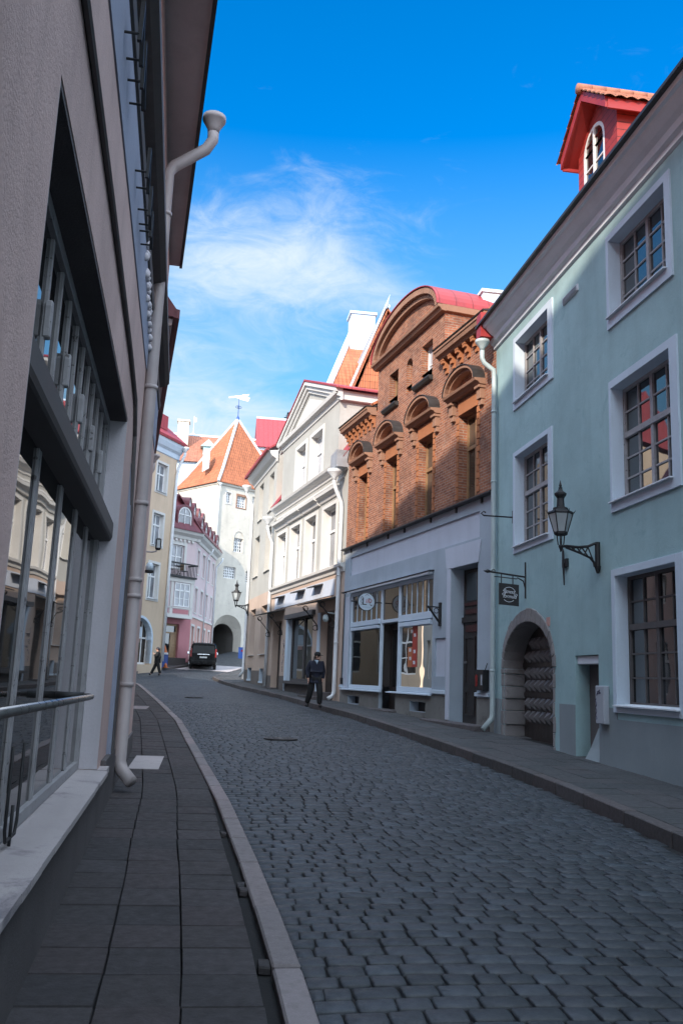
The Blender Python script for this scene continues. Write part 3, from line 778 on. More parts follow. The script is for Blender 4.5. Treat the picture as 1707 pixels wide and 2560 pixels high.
mb = MB(); W3O = [(1.2+2.1*k, 2.3+2.1*k, z, z+h_) for k in range(6) for z, h_ in ((1.9, 2.2), (5.2, 1.9))]
wall(mb, W3, 0, 14, -1, 8.0, [(*o, .25) for o in W3O], None); part('wall', mb, 'cream', L2)
for o in W3O: window(L2, W3, o, .2, 'wwood', 'glass', 2, 3, .04, .07, .62, True)
hz = W2.P(9.6, 7.6, .42)
downpipe(L2, [hz, hz+V((0, 0, -.25)), hz+V((-.08, 0, -.4)), W2.P(9.6, 6.95, .12), W2.P(9.6, 6.8, .1), W2.P(9.6, .7, .1)], .05, 'pipe', (hz+V((0, 0, .12)), .15))
def spot(label, uu, z, reach, kind):
    o = thing('street_light', label, 'street light', W2.P(uu, z), 'lights on arms from the left house')
    q = MB(); q.tube([W2.P(uu, z, 0), W2.P(uu, z, reach*.8), W2.P(uu, z+.02, reach*.95), W2.P(uu, z+.1, reach)], .022, 6); part('arm', q, 'pipe', o)
    q = MB()
    if kind: q.box(W2, uu-.07, uu+.07, z+.06, z+.36, reach-.05, reach+.09); part('housing', q, 'iron', o, bev=.03); q = MB(); q.box(W2, uu-.075, uu-.066, z+.11, z+.31, reach-.02, reach+.06); part('lens', q, 'lampglass', o)
    else:
        q.lathe(W2.P(uu, z, reach), [(.02, .23), (.06, .22), (.085, .15), (.09, .05)], 12); part('shade', q, 'signpale', o, True); q = MB(); q.lathe(W2.P(uu, z, reach), [(.07, -.01), (.095, .0), (.095, .05), (.07, .055)], 12); part('rim', q, 'iron', o)
spot('boxy black floodlight on an arm in front of the ochre wall', 7.0, 4.62, .62, True)
spot('small bluish dome lamp on a thin arm before the lowest ochre window', 5.0, 3.88, .42, False)
# ------------------------------------------------------------------ pale green house
GH = thing('townhouse', 'pale green three storey house with white trimmed multi pane windows and a red dormer', 'house', (9, 14, .4))
ops = [(17.0, 19.04, 8.22, 9.72, .26), (17.02, 19.06, 4.78, 6.91, .26), (12.03, 14.06, 4.85, 6.91, .26), (12.02, 14.04, 8.24, 9.73, .26), (12.05, 14.04, 1.41, 3.56, .26),
       (16.86, 19.85, -.2, 3.04, .5), (14.79, 15.8, .2, 2.26, .3), (6.6, 8.6, 8.24, 9.73, .26), (6.6, 8.6, 4.85, 6.91, .26), (6.6, 8.6, 1.41, 3.56, .26)]
mb = MB(); wall(mb, G, -12, 20.54, -1, 10.2, ops, 9); spandrel(mb, G, 16.86, 19.85, 2.05, 3.04); part('wall', mb, 'green', GH)
mb = MB()
for a, b in ((-12, 12.0-.24), (14.06+.02, 14.78), (15.81, 16.55), (20.05, 20.53)): mb.box(G, a, b, -.5, 1.36 if a > 14.05 else 1.18, -.01, .012)
mb.box(G, 11.76, 14.08, -.5, 1.18, -.01, .012)
part('plinth', mb, 'plinth', GH)
mb = MB(); mb.extrude(G, -12, 20.62, [(0, 10.12), (.05, 10.14), (.06, 10.22), (.13, 10.26), (.16, 10.36), (.24, 10.42), (.34, 10.52), (.37, 10.56), (.43, 10.58), (.45, 10.66), (0, 10.7)]); part('cornice', mb, 'cornice', GH)
mb = MB(); mb.extrude(G, -12, 20.66, [(.44, 10.655), (.54, 10.66), (.54, 10.72), (.3, 10.76)]); part('gutter', mb, 'ledge', GH)
def slope(F, u0, u1, zb, db, zt, dt, th=.1):
    q = MB(); q.wprism([F.P(u0, zb, db), F.P(u0, zb+th, db), F.P(u0, zt+th, dt), F.P(u0, zt, dt)], F.dir*(u1-u0)); return q
q = slope(G, -12, 20.6, 10.68, .42, 16.2, -6.4); q.wprism([G.P(-12, 16.2, -6.4), G.P(-12, 16.3, -6.4), G.P(-12, 10.4, -12.4), G.P(-12, 10.3, -12.4)], G.dir*32.6); part('roof', q, 'tile', GH)
q = MB(); q.poly(G.P(20.54, 10.2), G.P(20.54, 10.2, -9), G.P(20.54, 16.1, -6.4)); q.poly(G.P(-12, 10.2), G.P(-12, 10.2, -9), G.P(-12, 16.1, -6.4)); part('gable', q, 'green', GH)
def gwin(o, r, tr, ny=4, fm='gwood', gm='glass'):
    return window(GH, G, r, .26, fm, gm, 4, ny, .028, .06, tr, True, r[2], o, 'white', 'cornice', sillout=.10)
gwin((16.74, 19.18, 8.05, 9.86), (17.0, 19.04, 8.22, 9.72), None, 4); gwin((16.80, 19.18, 4.63, 7.02), (17.02, 19.06, 4.78, 6.91), .58, 5)
gwin((11.80, 14.13, 4.67, 7.05), (12.03, 14.06, 4.85, 6.91), .58, 5); gwin((11.84, 14.14, 8.04, 9.86), (12.02, 14.04, 8.24, 9.73), None, 4)
gwin((11.82, 14.17, 1.29, 3.68), (12.05, 14.04, 1.41, 3.56), .60, 5, 'dgwood')
for z0, z1, o0, o1 in ((8.24, 9.73, 8.04, 9.86), (4.85, 6.91, 4.67, 7.05), (1.41, 3.56, 1.29, 3.68)): gwin((6.4, 8.8, o0, o1), (6.6, 8.6, z0, z1), None if z0 > 8 else .58, 4)
# arched doorway
mb = MB(); uc = 18.355
for i in range(16):                                             # voussoirs of uneven worn stone
    t0, t1 = pi*i/16, pi*(i+1)/16-.01; th = .27+.05*random.random()
    q = [(uc+k*cos(t), 2.05+r*sin(t)) for t, k, r in ((t0, 1.5, .99), (t0, 1.5+th*.45, .99+th), (t1, 1.5+th*.45, .99+th), (t1, 1.5, .99))]
    mb.prism(G, q, -.05, .025+.012*random.random())
z = .3
while z < 2.04:
    hh = min(random.uniform(.2, .36), 2.05-z)
    for a, b in ((19.86, 19.86+random.uniform(.08, .16)), (16.85-random.uniform(.05, .12), 16.85)): mb.box(G, a, b, z, z+hh-.008, -.05, .02+.012*random.random())
    zz = z
    mb.box(G, 19.74+random.uniform(-.03, .03), 19.87, z+.004, z+hh-.008, -.49, -.002)
    z += hh
archsoffit(mb, G, 16.862, 19.848, 2.05, 3.03, .0, -.5)
part('door_surround', mb, 'stonearch', GH, bev=.012)
dr = MB(); dr.poly(*([G.P(uc+1.49*cos(pi*i/20), 2.05+.98*sin(pi*i/20), -.46) for i in range(21)]+[G.P(16.87, .25, -.46), G.P(19.84, .25, -.46)]))
for zz in (.45, 1.48, 2.14): dr.box(G, 16.9, 19.8, zz-.05, zz+.05, -.46, -.435)
gd = part('door', dr, 'doorblk', GH)
st = MB()
for r0 in (1.0, 1.29, 1.68, 1.96, 2.32, 2.62):
    for k in range(9):
        u = 17.06+.30*k; w_, h_ = .105, .13
        if hypot((u-uc)/1.4, max(0, r0+.12-2.05)/.92) > .95: continue
        b = [G.P(u-w_, r0-h_, -.455), G.P(u+w_, r0-h_, -.455), G.P(u+w_, r0+h_, -.455), G.P(u-w_, r0+h_, -.455)]; t = G.P(u, r0, -.33)
        st.add(b+[t], [[0, 1, 4], [1, 2, 4], [2, 3, 4], [3, 0, 4]])
part('stud', st, 'stud', gd); WL[gd.name] = WL[GH.name]
# blocked side door with a mortar ramp at its foot
mb = MB(); mb.poly(G.P(14.79, .2, -.28), G.P(15.8, .2, -.28), G.P(15.8, 2.26, -.28), G.P(14.79, 2.26, -.28)); part('blocked_door', mb, 'mauvedark', GH)
mb = MB(); mb.box(G, 14.8, 15.79, 2.1, 2.25, -.27, -.04); part('lintel', mb, 'cornice', GH, bev=.01)
mb = MB(); mb.wprism([G.P(14.8, .2, -.27), G.P(14.8, 1.0, -.27), G.P(14.8, .62, -.1), G.P(14.8, .30, .08), G.P(14.8, .2, .1)], G.dir*.62); part('mortar_fillet', mb, 'plinth', GH, bev=.03)
mb = MB(); mb.box(G, 15.42, 16.18, 9.42, 9.56, -.01, .03)
for k in range(4): mb.extrude(G, 15.45, 16.15, [(.03, 9.44+.03*k), (.055, 9.435+.03*k), (.03, 9.46+.03*k)])
part('vent', mb, 'cornice', GH)
mb = MB(); mb.box(G, 17.02, 17.2, 2.88, 3.06, -.01, .012); part('stone_plaque', mb, 'pinklow', GH)
# wall anchor, empty iron bracket
mb = MB(); mb.tube([G.P(16.28, 4.30, .07), G.P(16.2, 4.34, .07), G.P(16.16, 4.28, .07), G.P(16.17, 4.0, .06), G.P(16.17, 3.62, .05)], [.018, .02, .024, .026, .012], 8)
mb.box(G, 16.05, 16.27, 3.97, 4.13, 0, .05); mb.tube([G.P(16.17, 4.05, 0), G.P(16.17, 4.05, .07)], .05, 8); part('wall_anchor', mb, 'iron', GH)
mb = MB(); mb.tube([G.P(19.21, 5.5, 0), G.P(19.21, 5.5, .72), G.P(19.21, 5.55, .78), G.P(19.21, 5.6, .72), G.P(19.21, 5.57, .67)], .018, 6); mb.box(G, 19.18, 19.24, 5.36, 5.66, 0, .03); part('bracket', mb, 'iron', GH)
hp = G.P(20.4, 10.1, .42)
downpipe(GH, [hp, hp+V((0, 0, -.3)), hp+V((.05, 0, -.42)), G.P(20.38, 9.5, .13), G.P(20.38, 9.3, .11), G.P(20.36, 5, .11), G.P(20.36, 1.0, .11), G.P(20.36, .88, .13), G.P(20.3, .64, .36)], .062, 'gpipe', (hp+V((0, 0, .12)), .17), [(G.P(20.37, z, .11), (0, 0, 1)) for z in (2.0, 4.4, 6.6, 8.4)])
mb = MB(); mb.wprism([G.P(20.3, 10.35, .5), G.P(20.3, 11.0, .5), G.P(20.3, 11.0, .1), G.P(20.3, 10.35, .1)], G.dir*.36); mb.tube([hp+V((0, 0, .1)), G.P(20.5, 10.5, .46)], .05, 8); part('gutter_end', mb, 'redpaint', GH)
# red dormer
DM = Facade((6.75+.65, 0), 0, 1)
def dz(z): return z
a, b, zb, ze, zap, um = 14.95, 16.82, 10.8, 13.26, 13.98, 15.885
dm = MB(); 
wall(dm, DM, a, b, zb, ze, [(15.51, 16.55, 11.0, ze, .05)])
dm.poly(DM.P(a, ze), DM.P(15.51, ze), DM.P(15.51, ze+(zap-ze)*(15.51-a)/(um-a)))
dm.poly(DM.P(b, ze), DM.P(16.55, ze), DM.P(16.55, ze+(zap-ze)*(b-16.55)/(b-um)))
n = 10; uc2 = 16.2
arc = [(16.03+.52*cos(pi*i/n), 13.06+.50*sin(pi*i/n)) for i in range(n+1)]
top = lambda u: ze+(zap-ze)*(1-abs(u-um)/(um-a))
for p, q in zip(arc, arc[1:]): dm.poly(DM.P(*p), DM.P(*q), DM.P(q[0], max(q[1], top(q[0]))), DM.P(p[0], max(p[1], top(p[0]))))
for u in (a, b): dm.poly(DM.P(u, zb-.6), DM.P(u, ze), DM.P(u, ze, -3.2), DM.P(u, zb-.6, -3.2))
dmo = part('dormer', dm, 'redwood', GH)
fr = MB(); r = (15.51, 16.55, 11.0, 13.06); ring(fr, DM, r, (15.59, 16.47, 11.08, 13.06), -.05, .0); fr.arc(DM, 16.03, 13.06, .44, .42, .08, -.05, 0, 12)
fr.box(DM, 15.99, 16.07, 11.08, 13.48, -.05, .005)
for z in (11.6, 12.14, 12.68): fr.box(DM, 15.59, 15.99, z-.016, z+.016, -.045, -.01); fr.box(DM, 16.07, 16.47, z-.016, z+.016, -.045, -.01)
fo = part('window', fr, 'wwood', dmo)
g_ = MB(); g_.poly(*([DM.P(15.57, 11.05, -.03), DM.P(16.49, 11.05, -.03)]+[DM.P(16.03+.46*cos(pi*i/n), 13.06+.44*sin(pi*i/n), -.03) for i in range(n+1)])); part('pane', g_, 'glass', dmo)
dr = MB()   # barge boards, eaves fascias
ov = .34
for sg, ue in ((-1, a), (1, b)):
    e = ue+sg*.20; zee = ze-(zap-ze)/(um-a)*.20
    dr.prism(DM, [(um, zap+.02), (um, zap+.26), (e, zee+.20), (e, zee-.04)], ov-.05, ov)
    dr.poly(DM.P(um, zap+.02, ov-.05), DM.P(e, zee+.0, ov-.05), DM.P(e, zee, -3.0), DM.P(um, zap+.02, -3.0))
    dr.box(DM, e-.02, e+.02, zee-.06, zee+.17, -3.0, ov-.051)
part('barge_board', dr, 'redpaint', dmo)
tl = MB()   # clay tiles as overlapping curved courses
for sg, ue in ((-1, a), (1, b)):
    e = ue+sg*.28; zee = ze-(zap-ze)/(um-a)*.28+.2; L_ = hypot(e-um, zap+.28-zee)
    nc = 6
    for c in range(nc):
        for k in range(15):
            d0 = ov+.06-.235*k; pts0 = []; 
            for (s_, lift) in ((c/nc, .05), ((c+1.12)/nc, .10)):
                uu = um+(e-um)*s_; zz = zap+.27+(zee-zap-.27)*s_
                pts0.append([DM.P(uu, zz+lift-.05+.045*sin(pi*j/4), d0-.235*j/4) for j in range(5)])
            for j in range(4): tl.poly(pts0[0][j], pts0[0][j+1], pts0[1][j+1], pts0[1][j]); tl.poly(pts0[1][j], pts0[1][j+1], pts0[1][j+1]-V((0, 0, .03)), pts0[1][j]-V((0, 0, .03)))
for k in range(11):
    c = [DM.P(um, zap+.30, ov+.08-.31*k), DM.P(um, zap+.32, ov+.08-.31*(k+1)-.03)]
    tl.tube(c, [.115, .10], 10)
part('roof', tl, 'clay', dmo, True)
# white chimney behind the brick gable
mb = MB(); mb.wbox(7.45, 8.6, 24.0, 24.9, 9, 13.36); mb.wbox(7.4, 8.65, 23.95, 24.95, 13.36, 13.46)
# ------------------------------------------------------------------ brick shop house
BH = thing('brick_house', 'red brick house with a round topped gable above a grey plaster shop front', 'house', B.P(5.8, .8, -4))
part('chimney', mb, 'white', BH)
wins = [(9.52, 10.42), (6.70, 7.70), (3.86, 4.95), (1.04, 2.13)]
bz0, bz1, bh = 6.56, 8.93, 9.45
BO = [(u0, u1, bz0-.1, bz1, .32) for u0, u1 in wins]
mb = MB(); wall(mb, B, 0, 11.76, 6.40, 11.0, BO+[(6.84, 7.66, 10.73, 11.0, .3), (5.62, 6.12, 10.78, 11.0, .25), (4.05, 4.88, 10.73, 11.0, .3)], 8)
AO = [(6.84, 7.66, 10.73, 11.93, .3), (5.62, 6.12, 10.78, 11.93, .25), (4.05, 4.88, 10.73, 11.95, .3)]
wall(mb, B, 3.2, 8.75, 11.0, 12.62, [(o[0], o[1], 11.0, o[3], o[4]) for o in AO]); spandrel(mb, B, 5.62, 6.12, 11.66, 11.93)
uc3 = 5.95; hw3 = 2.78; n = 18
prof = [(uc3+hw3*cos(pi*i/n), 12.62+1.06*sin(pi*i/n)) for i in range(n+1)]
mb.poly(*[B.P(u, z) for u, z in prof])
mb.poly(B.P(3.2, 11), B.P(3.2, 12.65), B.P(3.2, 12.65, -1.7), B.P(3.2, 11, -1.7)); mb.poly(B.P(8.75, 11), B.P(8.75, 12.65), B.P(8.75, 12.65, -1.7), B.P(8.75, 11, -1.7))
part('wall', mb, 'brick', BH)
mb = MB()   # orange dressings: lintel panels, window jamb quoins, segmental linings
for (u0, u1) in wins:
    mb.box(B, u0-.02, u1+.02, bz1, 9.30, -.01, .035)
    for k in range(13):
        z = bz0+.18*k; e = .11 if k % 2 else .17
        mb.box(B, u1+.005, u1+e, z+.005, z+.165, -.01, .03); mb.box(B, u0-e, u0-.005, z+.005, z+.165, -.01, .03)
part('brick_dressing', mb, 'brickflat', BH, bev=.006)
mb = MB()   # pilaster strips flanking each window
for (u0, u1) in wins:
    for s0, s1 in ((u0-.42, u0-.2), (u1+.2, u1+.42)):
        mb.box(B, s0, s1, 9.0, 9.38, -.01, .14); mb.box(B, s0+.02, s1-.02, 8.84, 9.0, -.01, .09); mb.box(B, s0-.03, s1+.03, 9.28, 9.36, -.01, .2)
part('capital', mb, 'terr', BH, bev=.01)
for (u0, u1) in wins:
    um_ = (u0+u1)/2; h = MB(); hw = (u1-u0)/2+.40
    h.extrude(B, um_-hw-.06, um_+hw+.06, [(0, 9.38), (.16, 9.38), (.22, 9.44), (.30, 9.46), (.33, 9.53), (0, 9.55)])
    h.arc(B, um_, 9.54, hw-.15, .42, .08, 0, .22, 14); h.arc(B, um_, 9.54, hw-.07, .50, .09, 0, .33, 14)
    hd = part('window_hood', h, 'terr', BH, bev=.006)
    z_ = MB(); z_.arc(B, um_, 9.54, hw+.02, .59, .015, -.0, .36, 14); part('flashing', z_, 'ledge', hd); WL[hd.name] = WL[BH.name]
for i, (u0, u1) in enumerate(wins):
    window(BH, B, (u0, u1, bz0-.1, bz1), .3, 'bwood', 'glassb' if i else 'glassb', 2, 1, .03, .08, .62, True)
# attic windows
window(BH, B, AO[0][:4], .28, 'bwood', 'glassb', 1, 1, .03, .07, None, False); window(BH, B, AO[2][:4], .28, 'wwood', 'glassw', 2, 2, .03, .06)
mb = MB(); mb.poly(B.P(5.62, 10.78, -.22), B.P(6.12, 10.78, -.22), B.P(6.12, 11.95, -.22), B.P(5.62, 11.95, -.22)); part('blind_niche', mb, 'creamwhite', BH)
mb = MB()
for u0, u1 in ((6.74, 8.0), (3.98, 5.3)): mb.extrude(B, u0, u1, [(0, 10.60), (.10, 10.62), (.16, 10.70), (.16, 10.74), (0, 10.76)])
part('attic_sill', mb, 'ledge', BH)
mb = MB()   # pediment mouldings
mb.extrude(B, 3.1, 8.85, [(0, 12.44), (.14, 12.46), (.2, 12.54), (.26, 12.56), (.28, 12.64), (0, 12.66)])
mb.arc(B, uc3, 12.65, 2.44, .87, .16, 0, .16, 26); mb.arc(B, uc3, 12.65, 2.60, 1.03, .20, 0, .28, 26)
mb.box(B, 3.1, 3.22, 12.46, 12.66, -1.7, .0)
part('pediment', mb, 'terr', BH, bev=.008)
mb = MB(); mb.arc(B, uc3, 12.66, 2.82, 1.245, .03, -1.75, .32, 26); part('gable_roof', mb, 'redmetal', BH)
# bracketed cornices on either side
mb = MB()
for u0, u1 in ((-.02, 3.15), (8.85, 11.95)):
    mb.extrude(B, u0, u1, [(0, 10.86), (.2, 10.86), (.24, 10.92), (.32, 10.94), (.35, 11.04), (.38, 11.06), (.38, 11.12), (0, 11.16)])
part('cornice', mb, 'terr', BH)
mb = MB()
for u0, u1 in ((-.02, 3.15), (8.85, 11.95)): mb.extrude(B, u0-.02, u1+.02, [(.0, 11.165), (.40, 11.13), (.42, 11.16), (0, 11.24)])
part('flashing', mb, 'ledge', BH)
for u0, u1, n_ in ((.12, 2.95, 7), (9.0, 11.7, 7)):
    for k in range(n_):
        u = u0+(u1-u0)*k/(n_-1); q = MB()
        for j, (z, d) in enumerate(((10.44, .05), (10.58, .12), (10.72, .19))): q.box(B, u-.075, u+.075, z, z+.14, -.01, d)
        q.box(B, u-.09, u+.09, 10.80, 10.86, -.01, .2); part('corbel', q, 'brickflat', BH)
q = MB()
for u0, u1, zb, db in ((-.1, 3.15, 11.16, .2), (8.8, 11.9, 11.16, .2)):
    q.wprism([B.P(u0, zb, db), B.P(u0, zb+.1, db), B.P(u0, 13.8, -3.8), B.P(u0, 13.7, -3.8)], B.dir*(u1-u0))
q.wprism([B.P(-.1, 13.7, -3.81), B.P(-.1, 13.8, -3.81), B.P(-.1, 11.2, -8), B.P(-.1, 11.1, -8)], B.dir*12)
part('roof', q, 'tile', BH)
mb = MB(); mb.extrude(B, -.02, 11.8, [(0, 6.36), (.06, 6.36), (.17, 6.38), (.17, 6.42), (0, 6.5)]); part('ledge', mb, 'ledge', BH)
mb = MB()
for u in (.7, 2.2, 3.9, 5.9, 7.3, 9.3, 11.0): mb.box(B, u-.03, u+.03, 6.22, 6.37, -.01, .05)
part('iron_strap', mb, 'iron', BH)
# plaster ground floor
SO_ = (3.68, 10.95, 1.36, 4.70, .12)
ops = [SO_, (6.34, 7.78, .5, 1.36, .12), (.92, 2.5, .62, 4.72, .45), (9.65, 10.85, .86, 1.11, .3), (4.05, 5.2, .84, 1.11, .3), (2.8, 3.5, 1.84, 2.88, .05), (.85, 11.08, 5.37, 6.05, .05)]
mb = MB(); wall(mb, B, 0, 11.76, -1, 6.38, ops, 8); part('ground_floor', mb, 'grey', BH)
mb = MB()
for a, b in ((0, .9), (2.64, 4.04), (5.21, 6.33), (7.79, 9.64), (10.86, 11.75)): mb.box(B, a, b, -.5, 1.34, -.01, .015)
mb.box(B, 4.04, 5.21, 1.12, 1.34, -.01, .015); mb.box(B, 9.64, 10.86, 1.12, 1.34, -.01, .015)
for a, b in ((9.64, 10.86), (4.04, 5.21)): mb.box(B, a, b, .3, .83, -.01, .015)
part('base', mb, 'greylow', BH)
mb = MB()
for r in ((9.65, 10.85, .86, 1.11), (4.05, 5.2, .84, 1.11)): mb.poly(B.P(r[0], r[2], -.28), B.P(r[1], r[2], -.28), B.P(r[1], r[3], -.28), B.P(r[0], r[3], -.28))
part('cellar_window', mb, 'doorblk', BH)
mb = MB()
mb.poly(B.P(.85, 5.37, -.048), B.P(11.08, 5.37, -.048), B.P(11.08, 6.05, -.048), B.P(.85, 6.05, -.048)); mb.poly(B.P(2.8, 1.84, -.048), B.P(3.5, 1.84, -.048), B.P(3.5, 2.88, -.048), B.P(2.8, 2.88, -.048))
mb.prism(B, [(.86, 4.73), (2.76, 4.73), (2.87, 5.3), (.72, 5.3)], 0, .03)
part('panel', mb, 'panel', BH)
mb = MB(); mb.box(B, 2.5, 2.72, .72, 4.72, -.02, .03); mb.box(B, 10.97, 11.4, 1.36, 4.62, -.01, .03); part('pilaster', mb, 'panel', BH, bev=.008)
mb = MB()
for a, b in ((7.6, 11.5), (3.65, 6.9)): mb.extrude(B, a, b, [(-.02, 1.36), (.12, 1.345), (.12, 1.31), (-.02, 1.30)])
for a, b in ((2.74, 3.62), (.2, .92), (11.45, 11.74)): mb.extrude(B, a, b, [(-.02, 1.48), (.07, 1.47), (.07, 1.38), (-.02, 1.37)])
part('sill', mb, 'white', BH)
# shop front
mb = MB(); fz = -.11
def fb(u0, u1, z0, z1, d1=-.03): mb.box(B, u0, u1, z0, z1, fz, d1)
fb(10.84, 10.95, 1.36, 4.7); fb(3.68, 3.74, 1.36, 4.7); fb(3.74, 10.84, 4.6, 4.7)
fb(7.78, 7.92, 1.36, 4.6); fb(6.22, 6.36, 1.36, 4.6)
fb(7.92, 10.84, 3.5, 3.66, .02); fb(3.74, 6.22, 3.46, 3.66, .02); fb(6.36, 7.78, 3.5, 3.6)
fb(7.92, 10.84, 1.36, 1.5); fb(3.74, 6.22, 1.36, 1.52)
fb(8.0, 10.7, 3.36, 3.46, .06); fb(3.8, 6.1, 3.30, 3.42, .06)
for k in range(1, 6): fb(7.92+2.92*k/6-.02, 7.92+2.92*k/6+.02, 3.66, 4.6, -.06); fb(3.74+2.48*k/6-.02, 3.74+2.48*k/6+.02, 3.66, 4.6, -.06)
sf = part('shop_window', mb, 'white', BH, bev=.006)
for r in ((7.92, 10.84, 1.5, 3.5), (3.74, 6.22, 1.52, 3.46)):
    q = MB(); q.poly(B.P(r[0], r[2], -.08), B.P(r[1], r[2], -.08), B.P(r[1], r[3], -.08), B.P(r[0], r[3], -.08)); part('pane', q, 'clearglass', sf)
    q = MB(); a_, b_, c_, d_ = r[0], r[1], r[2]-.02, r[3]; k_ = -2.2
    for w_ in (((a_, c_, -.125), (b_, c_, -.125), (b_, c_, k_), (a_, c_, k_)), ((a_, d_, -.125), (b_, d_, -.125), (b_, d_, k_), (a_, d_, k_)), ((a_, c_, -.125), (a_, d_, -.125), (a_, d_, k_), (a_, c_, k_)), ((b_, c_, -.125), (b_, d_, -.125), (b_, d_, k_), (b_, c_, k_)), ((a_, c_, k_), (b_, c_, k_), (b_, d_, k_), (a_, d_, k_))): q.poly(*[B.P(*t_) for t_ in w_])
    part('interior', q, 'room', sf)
for r in ((7.92, 10.84, 3.66, 4.6), (3.74, 6.22, 3.66, 4.6), (6.36, 7.78, 3.6, 4.6)):
    q = MB(); q.poly(B.P(r[0], r[2], -.08), B.P(r[1], r[2], -.08), B.P(r[1], r[3], -.08), B.P(r[0], r[3], -.08)); part('pane', q, 'glassb', sf)
q = MB(); q.box(B, 6.37, 7.77, .8, 3.5, -.42, -.36); q.box(B, 6.5, 6.62, 1.0, 3.3, -.36, -.35); dd = part('shop_door', q, 'doorblk', BH); WL[dd.name] = WL[BH.name]
q = MB(); q.poly(B.P(6.62, 1.5, -.355), B.P(7.6, 1.5, -.355), B.P(7.6, 3.3, -.355), B.P(6.62, 3.3, -.355)); part('pane', q, 'shopglass', dd)
q = MB(); q.tube([B.P(6.55, 1.75, -.35), B.P(6.55, 1.8, -.28), B.P(6.55, 2.1, -.28), B.P(6.55, 2.15, -.35)], .018, 8); part('handle', q, 'steel', dd)
mb = MB(); mb.tube([B.P(3.6, 4.78, .16), B.P(11.5, 4.78, .16)], .022, 8); mb.tube([B.P(11.5, 4.78, .16), B.P(11.5, 4.75, .05), B.P(11.5, 1.6, .05)], .02, 6)
for u in (3.65, 7.8, 11.45): mb.tube([B.P(u, 4.8, 0), B.P(u, 4.78, .16)], .03, 6)
mb.box(B, 11.42, 11.58, 1.5, 1.72, 0, .08)
part('awning_rod', mb, 'iron', BH)
mb = MB(); mb.extrude(B, 3.7, 10.9, [(.02, 4.72), (.15, 4.70), (.16, 4.76), (.02, 4.79)]); part('rolled_awning', mb, 'cornice', BH)
# house door
q = MB(); q.box(B, .94, 2.48, .66, 4.7, -.44, -.38)
for z0, z1, u0, u1 in ((.85, 1.5, 1.08, 1.64), (.85, 1.5, 1.76, 2.34), (1.65, 2.9, 1.08, 1.64), (1.65, 2.9, 1.76, 2.34)): ring(q, B, (u0, u1, z0, z1), (u0+.05, u1-.05, z0+.05, z1-.05), -.38, -.355)
q.box(B, .94, 2.48, 3.28, 3.42, -.38, -.32); dd = part('door', q, 'doorblk', BH); WL[dd.name] = WL[BH.name]
q = MB()
for z0, z1, u0, u1 in ((3.02, 3.2, 1.1, 2.3), (3.5, 3.62, 1.1, 2.3), (3.85, 4.35, 1.05, 1.25), (3.72, 3.8, 1.0, 2.4), (1.9, 2.6, 1.25, 1.5)): q.box(B, u0, u1, z0, z1, -.39, -.35)
part('door_panel', q, 'doorred', dd)
q = MB(); q.poly(B.P(1.3, 3.85, -.37), B.P(2.3, 3.85, -.37), B.P(2.3, 4.6, -.37), B.P(1.3, 4.6, -.37)); part('transom_pane', q, 'glass', dd)
q = MB(); q.box(B, 2.2, 2.36, 2.2, 2.26, -.355, -.34); q.tube([B.P(1.02, 1.7, -.36), B.P(1.02, 1.72, -.31), B.P(1.02, 1.9, -.31), B.P(1.02, 1.92, -.36)], .014, 6); part('handle', q, 'steel', dd)
q = MB(); q.box(B, .2, 3.5, .2, .70, -.02, .42); part('step', q, 'granited', BH, bev=.02)
q = MB(); q.box(B, 6.2, 8.2, .3, .80, -.35, .25); part('step', q, 'granited', BH, bev=.03)
# round hanging sign, flat across the street
RS = thing('hanging_sign', 'round pale shop sign with ornate dark L lettering on a bar above the shop window', 'shop sign', B.P(7.85, 4.15, .5))
q = MB(); q.tube([B.P(7.85, 4.17, -.03), B.P(7.85, 4.17, 1.02)], .022, 8); part('bar', q, 'iron', RS)
Rn = -B.n; rc = B.P(7.82, 4.17, .52); fdir = -B.dir
q = MB(); ptsA = [rc+Rn*(.30*cos(2*pi*i/32))+V((0, 0, .30*sin(2*pi*i/32))) for i in range(32)]; q.wprism([p-fdir*.02 for p in ptsA], fdir*.05); part('rim', q, 'iron', RS)
q = MB(); q.wprism([rc+(p-rc)*.92+fdir*.031 for p in ptsA], fdir*.006); part('face', q, 'signpale', RS)
f0 = rc+fdir*.040
text('L', .34, RS, f0+V((0, 0, -.105))-Rn*.075, Rn, (0, 0, 1), 'ink', ext=.002); text('ill', .19, RS, f0+V((0, 0, -.04))+Rn*.035, Rn, (0, 0, 1), 'inkred', ext=.002)
q = MB()
def swirl(c, r0, r1, a0, a1, n=14): return [f0+Rn*(c[0]+(r0+(r1-r0)*i/n)*cos(a0+(a1-a0)*i/n))+V((0, 0, c[1]+(r0+(r1-r0)*i/n)*sin(a0+(a1-a0)*i/n))) for i in range(n+1)]
q.tube(swirl((.125, .035), .05, .045, 0, 2*pi), .011, 6); part('ornament', q, 'inkred', RS)
q = MB()
for c, r0, r1, a0, a1 in (((-.15, .12), .03, .05, .5, 4.5), ((-.15, .0), .06, .03, 1.2, 5.0), ((.0, .17), .08, .05, .5, 2.6), ((.10, .14), .05, .02, 3.4, 6.0), ((.16, -.06), .04, .05, 1.5, 5.2), ((-.16, -.09), .02, .02, 0, 5), ((.18, -.11), .02, .02, 0, 5)): q.tube(swirl(c, r0, r1, a0, a1), .007, 5)
part('ornament', q, 'ink', RS)
q = MB(); q.tube([f0+Rn*(-.15+.01*i)+V((0, 0, -.175+.012*sin(i*1.9))) for i in range(31)], .005, 5); part('script', q, 'inkblue', RS)
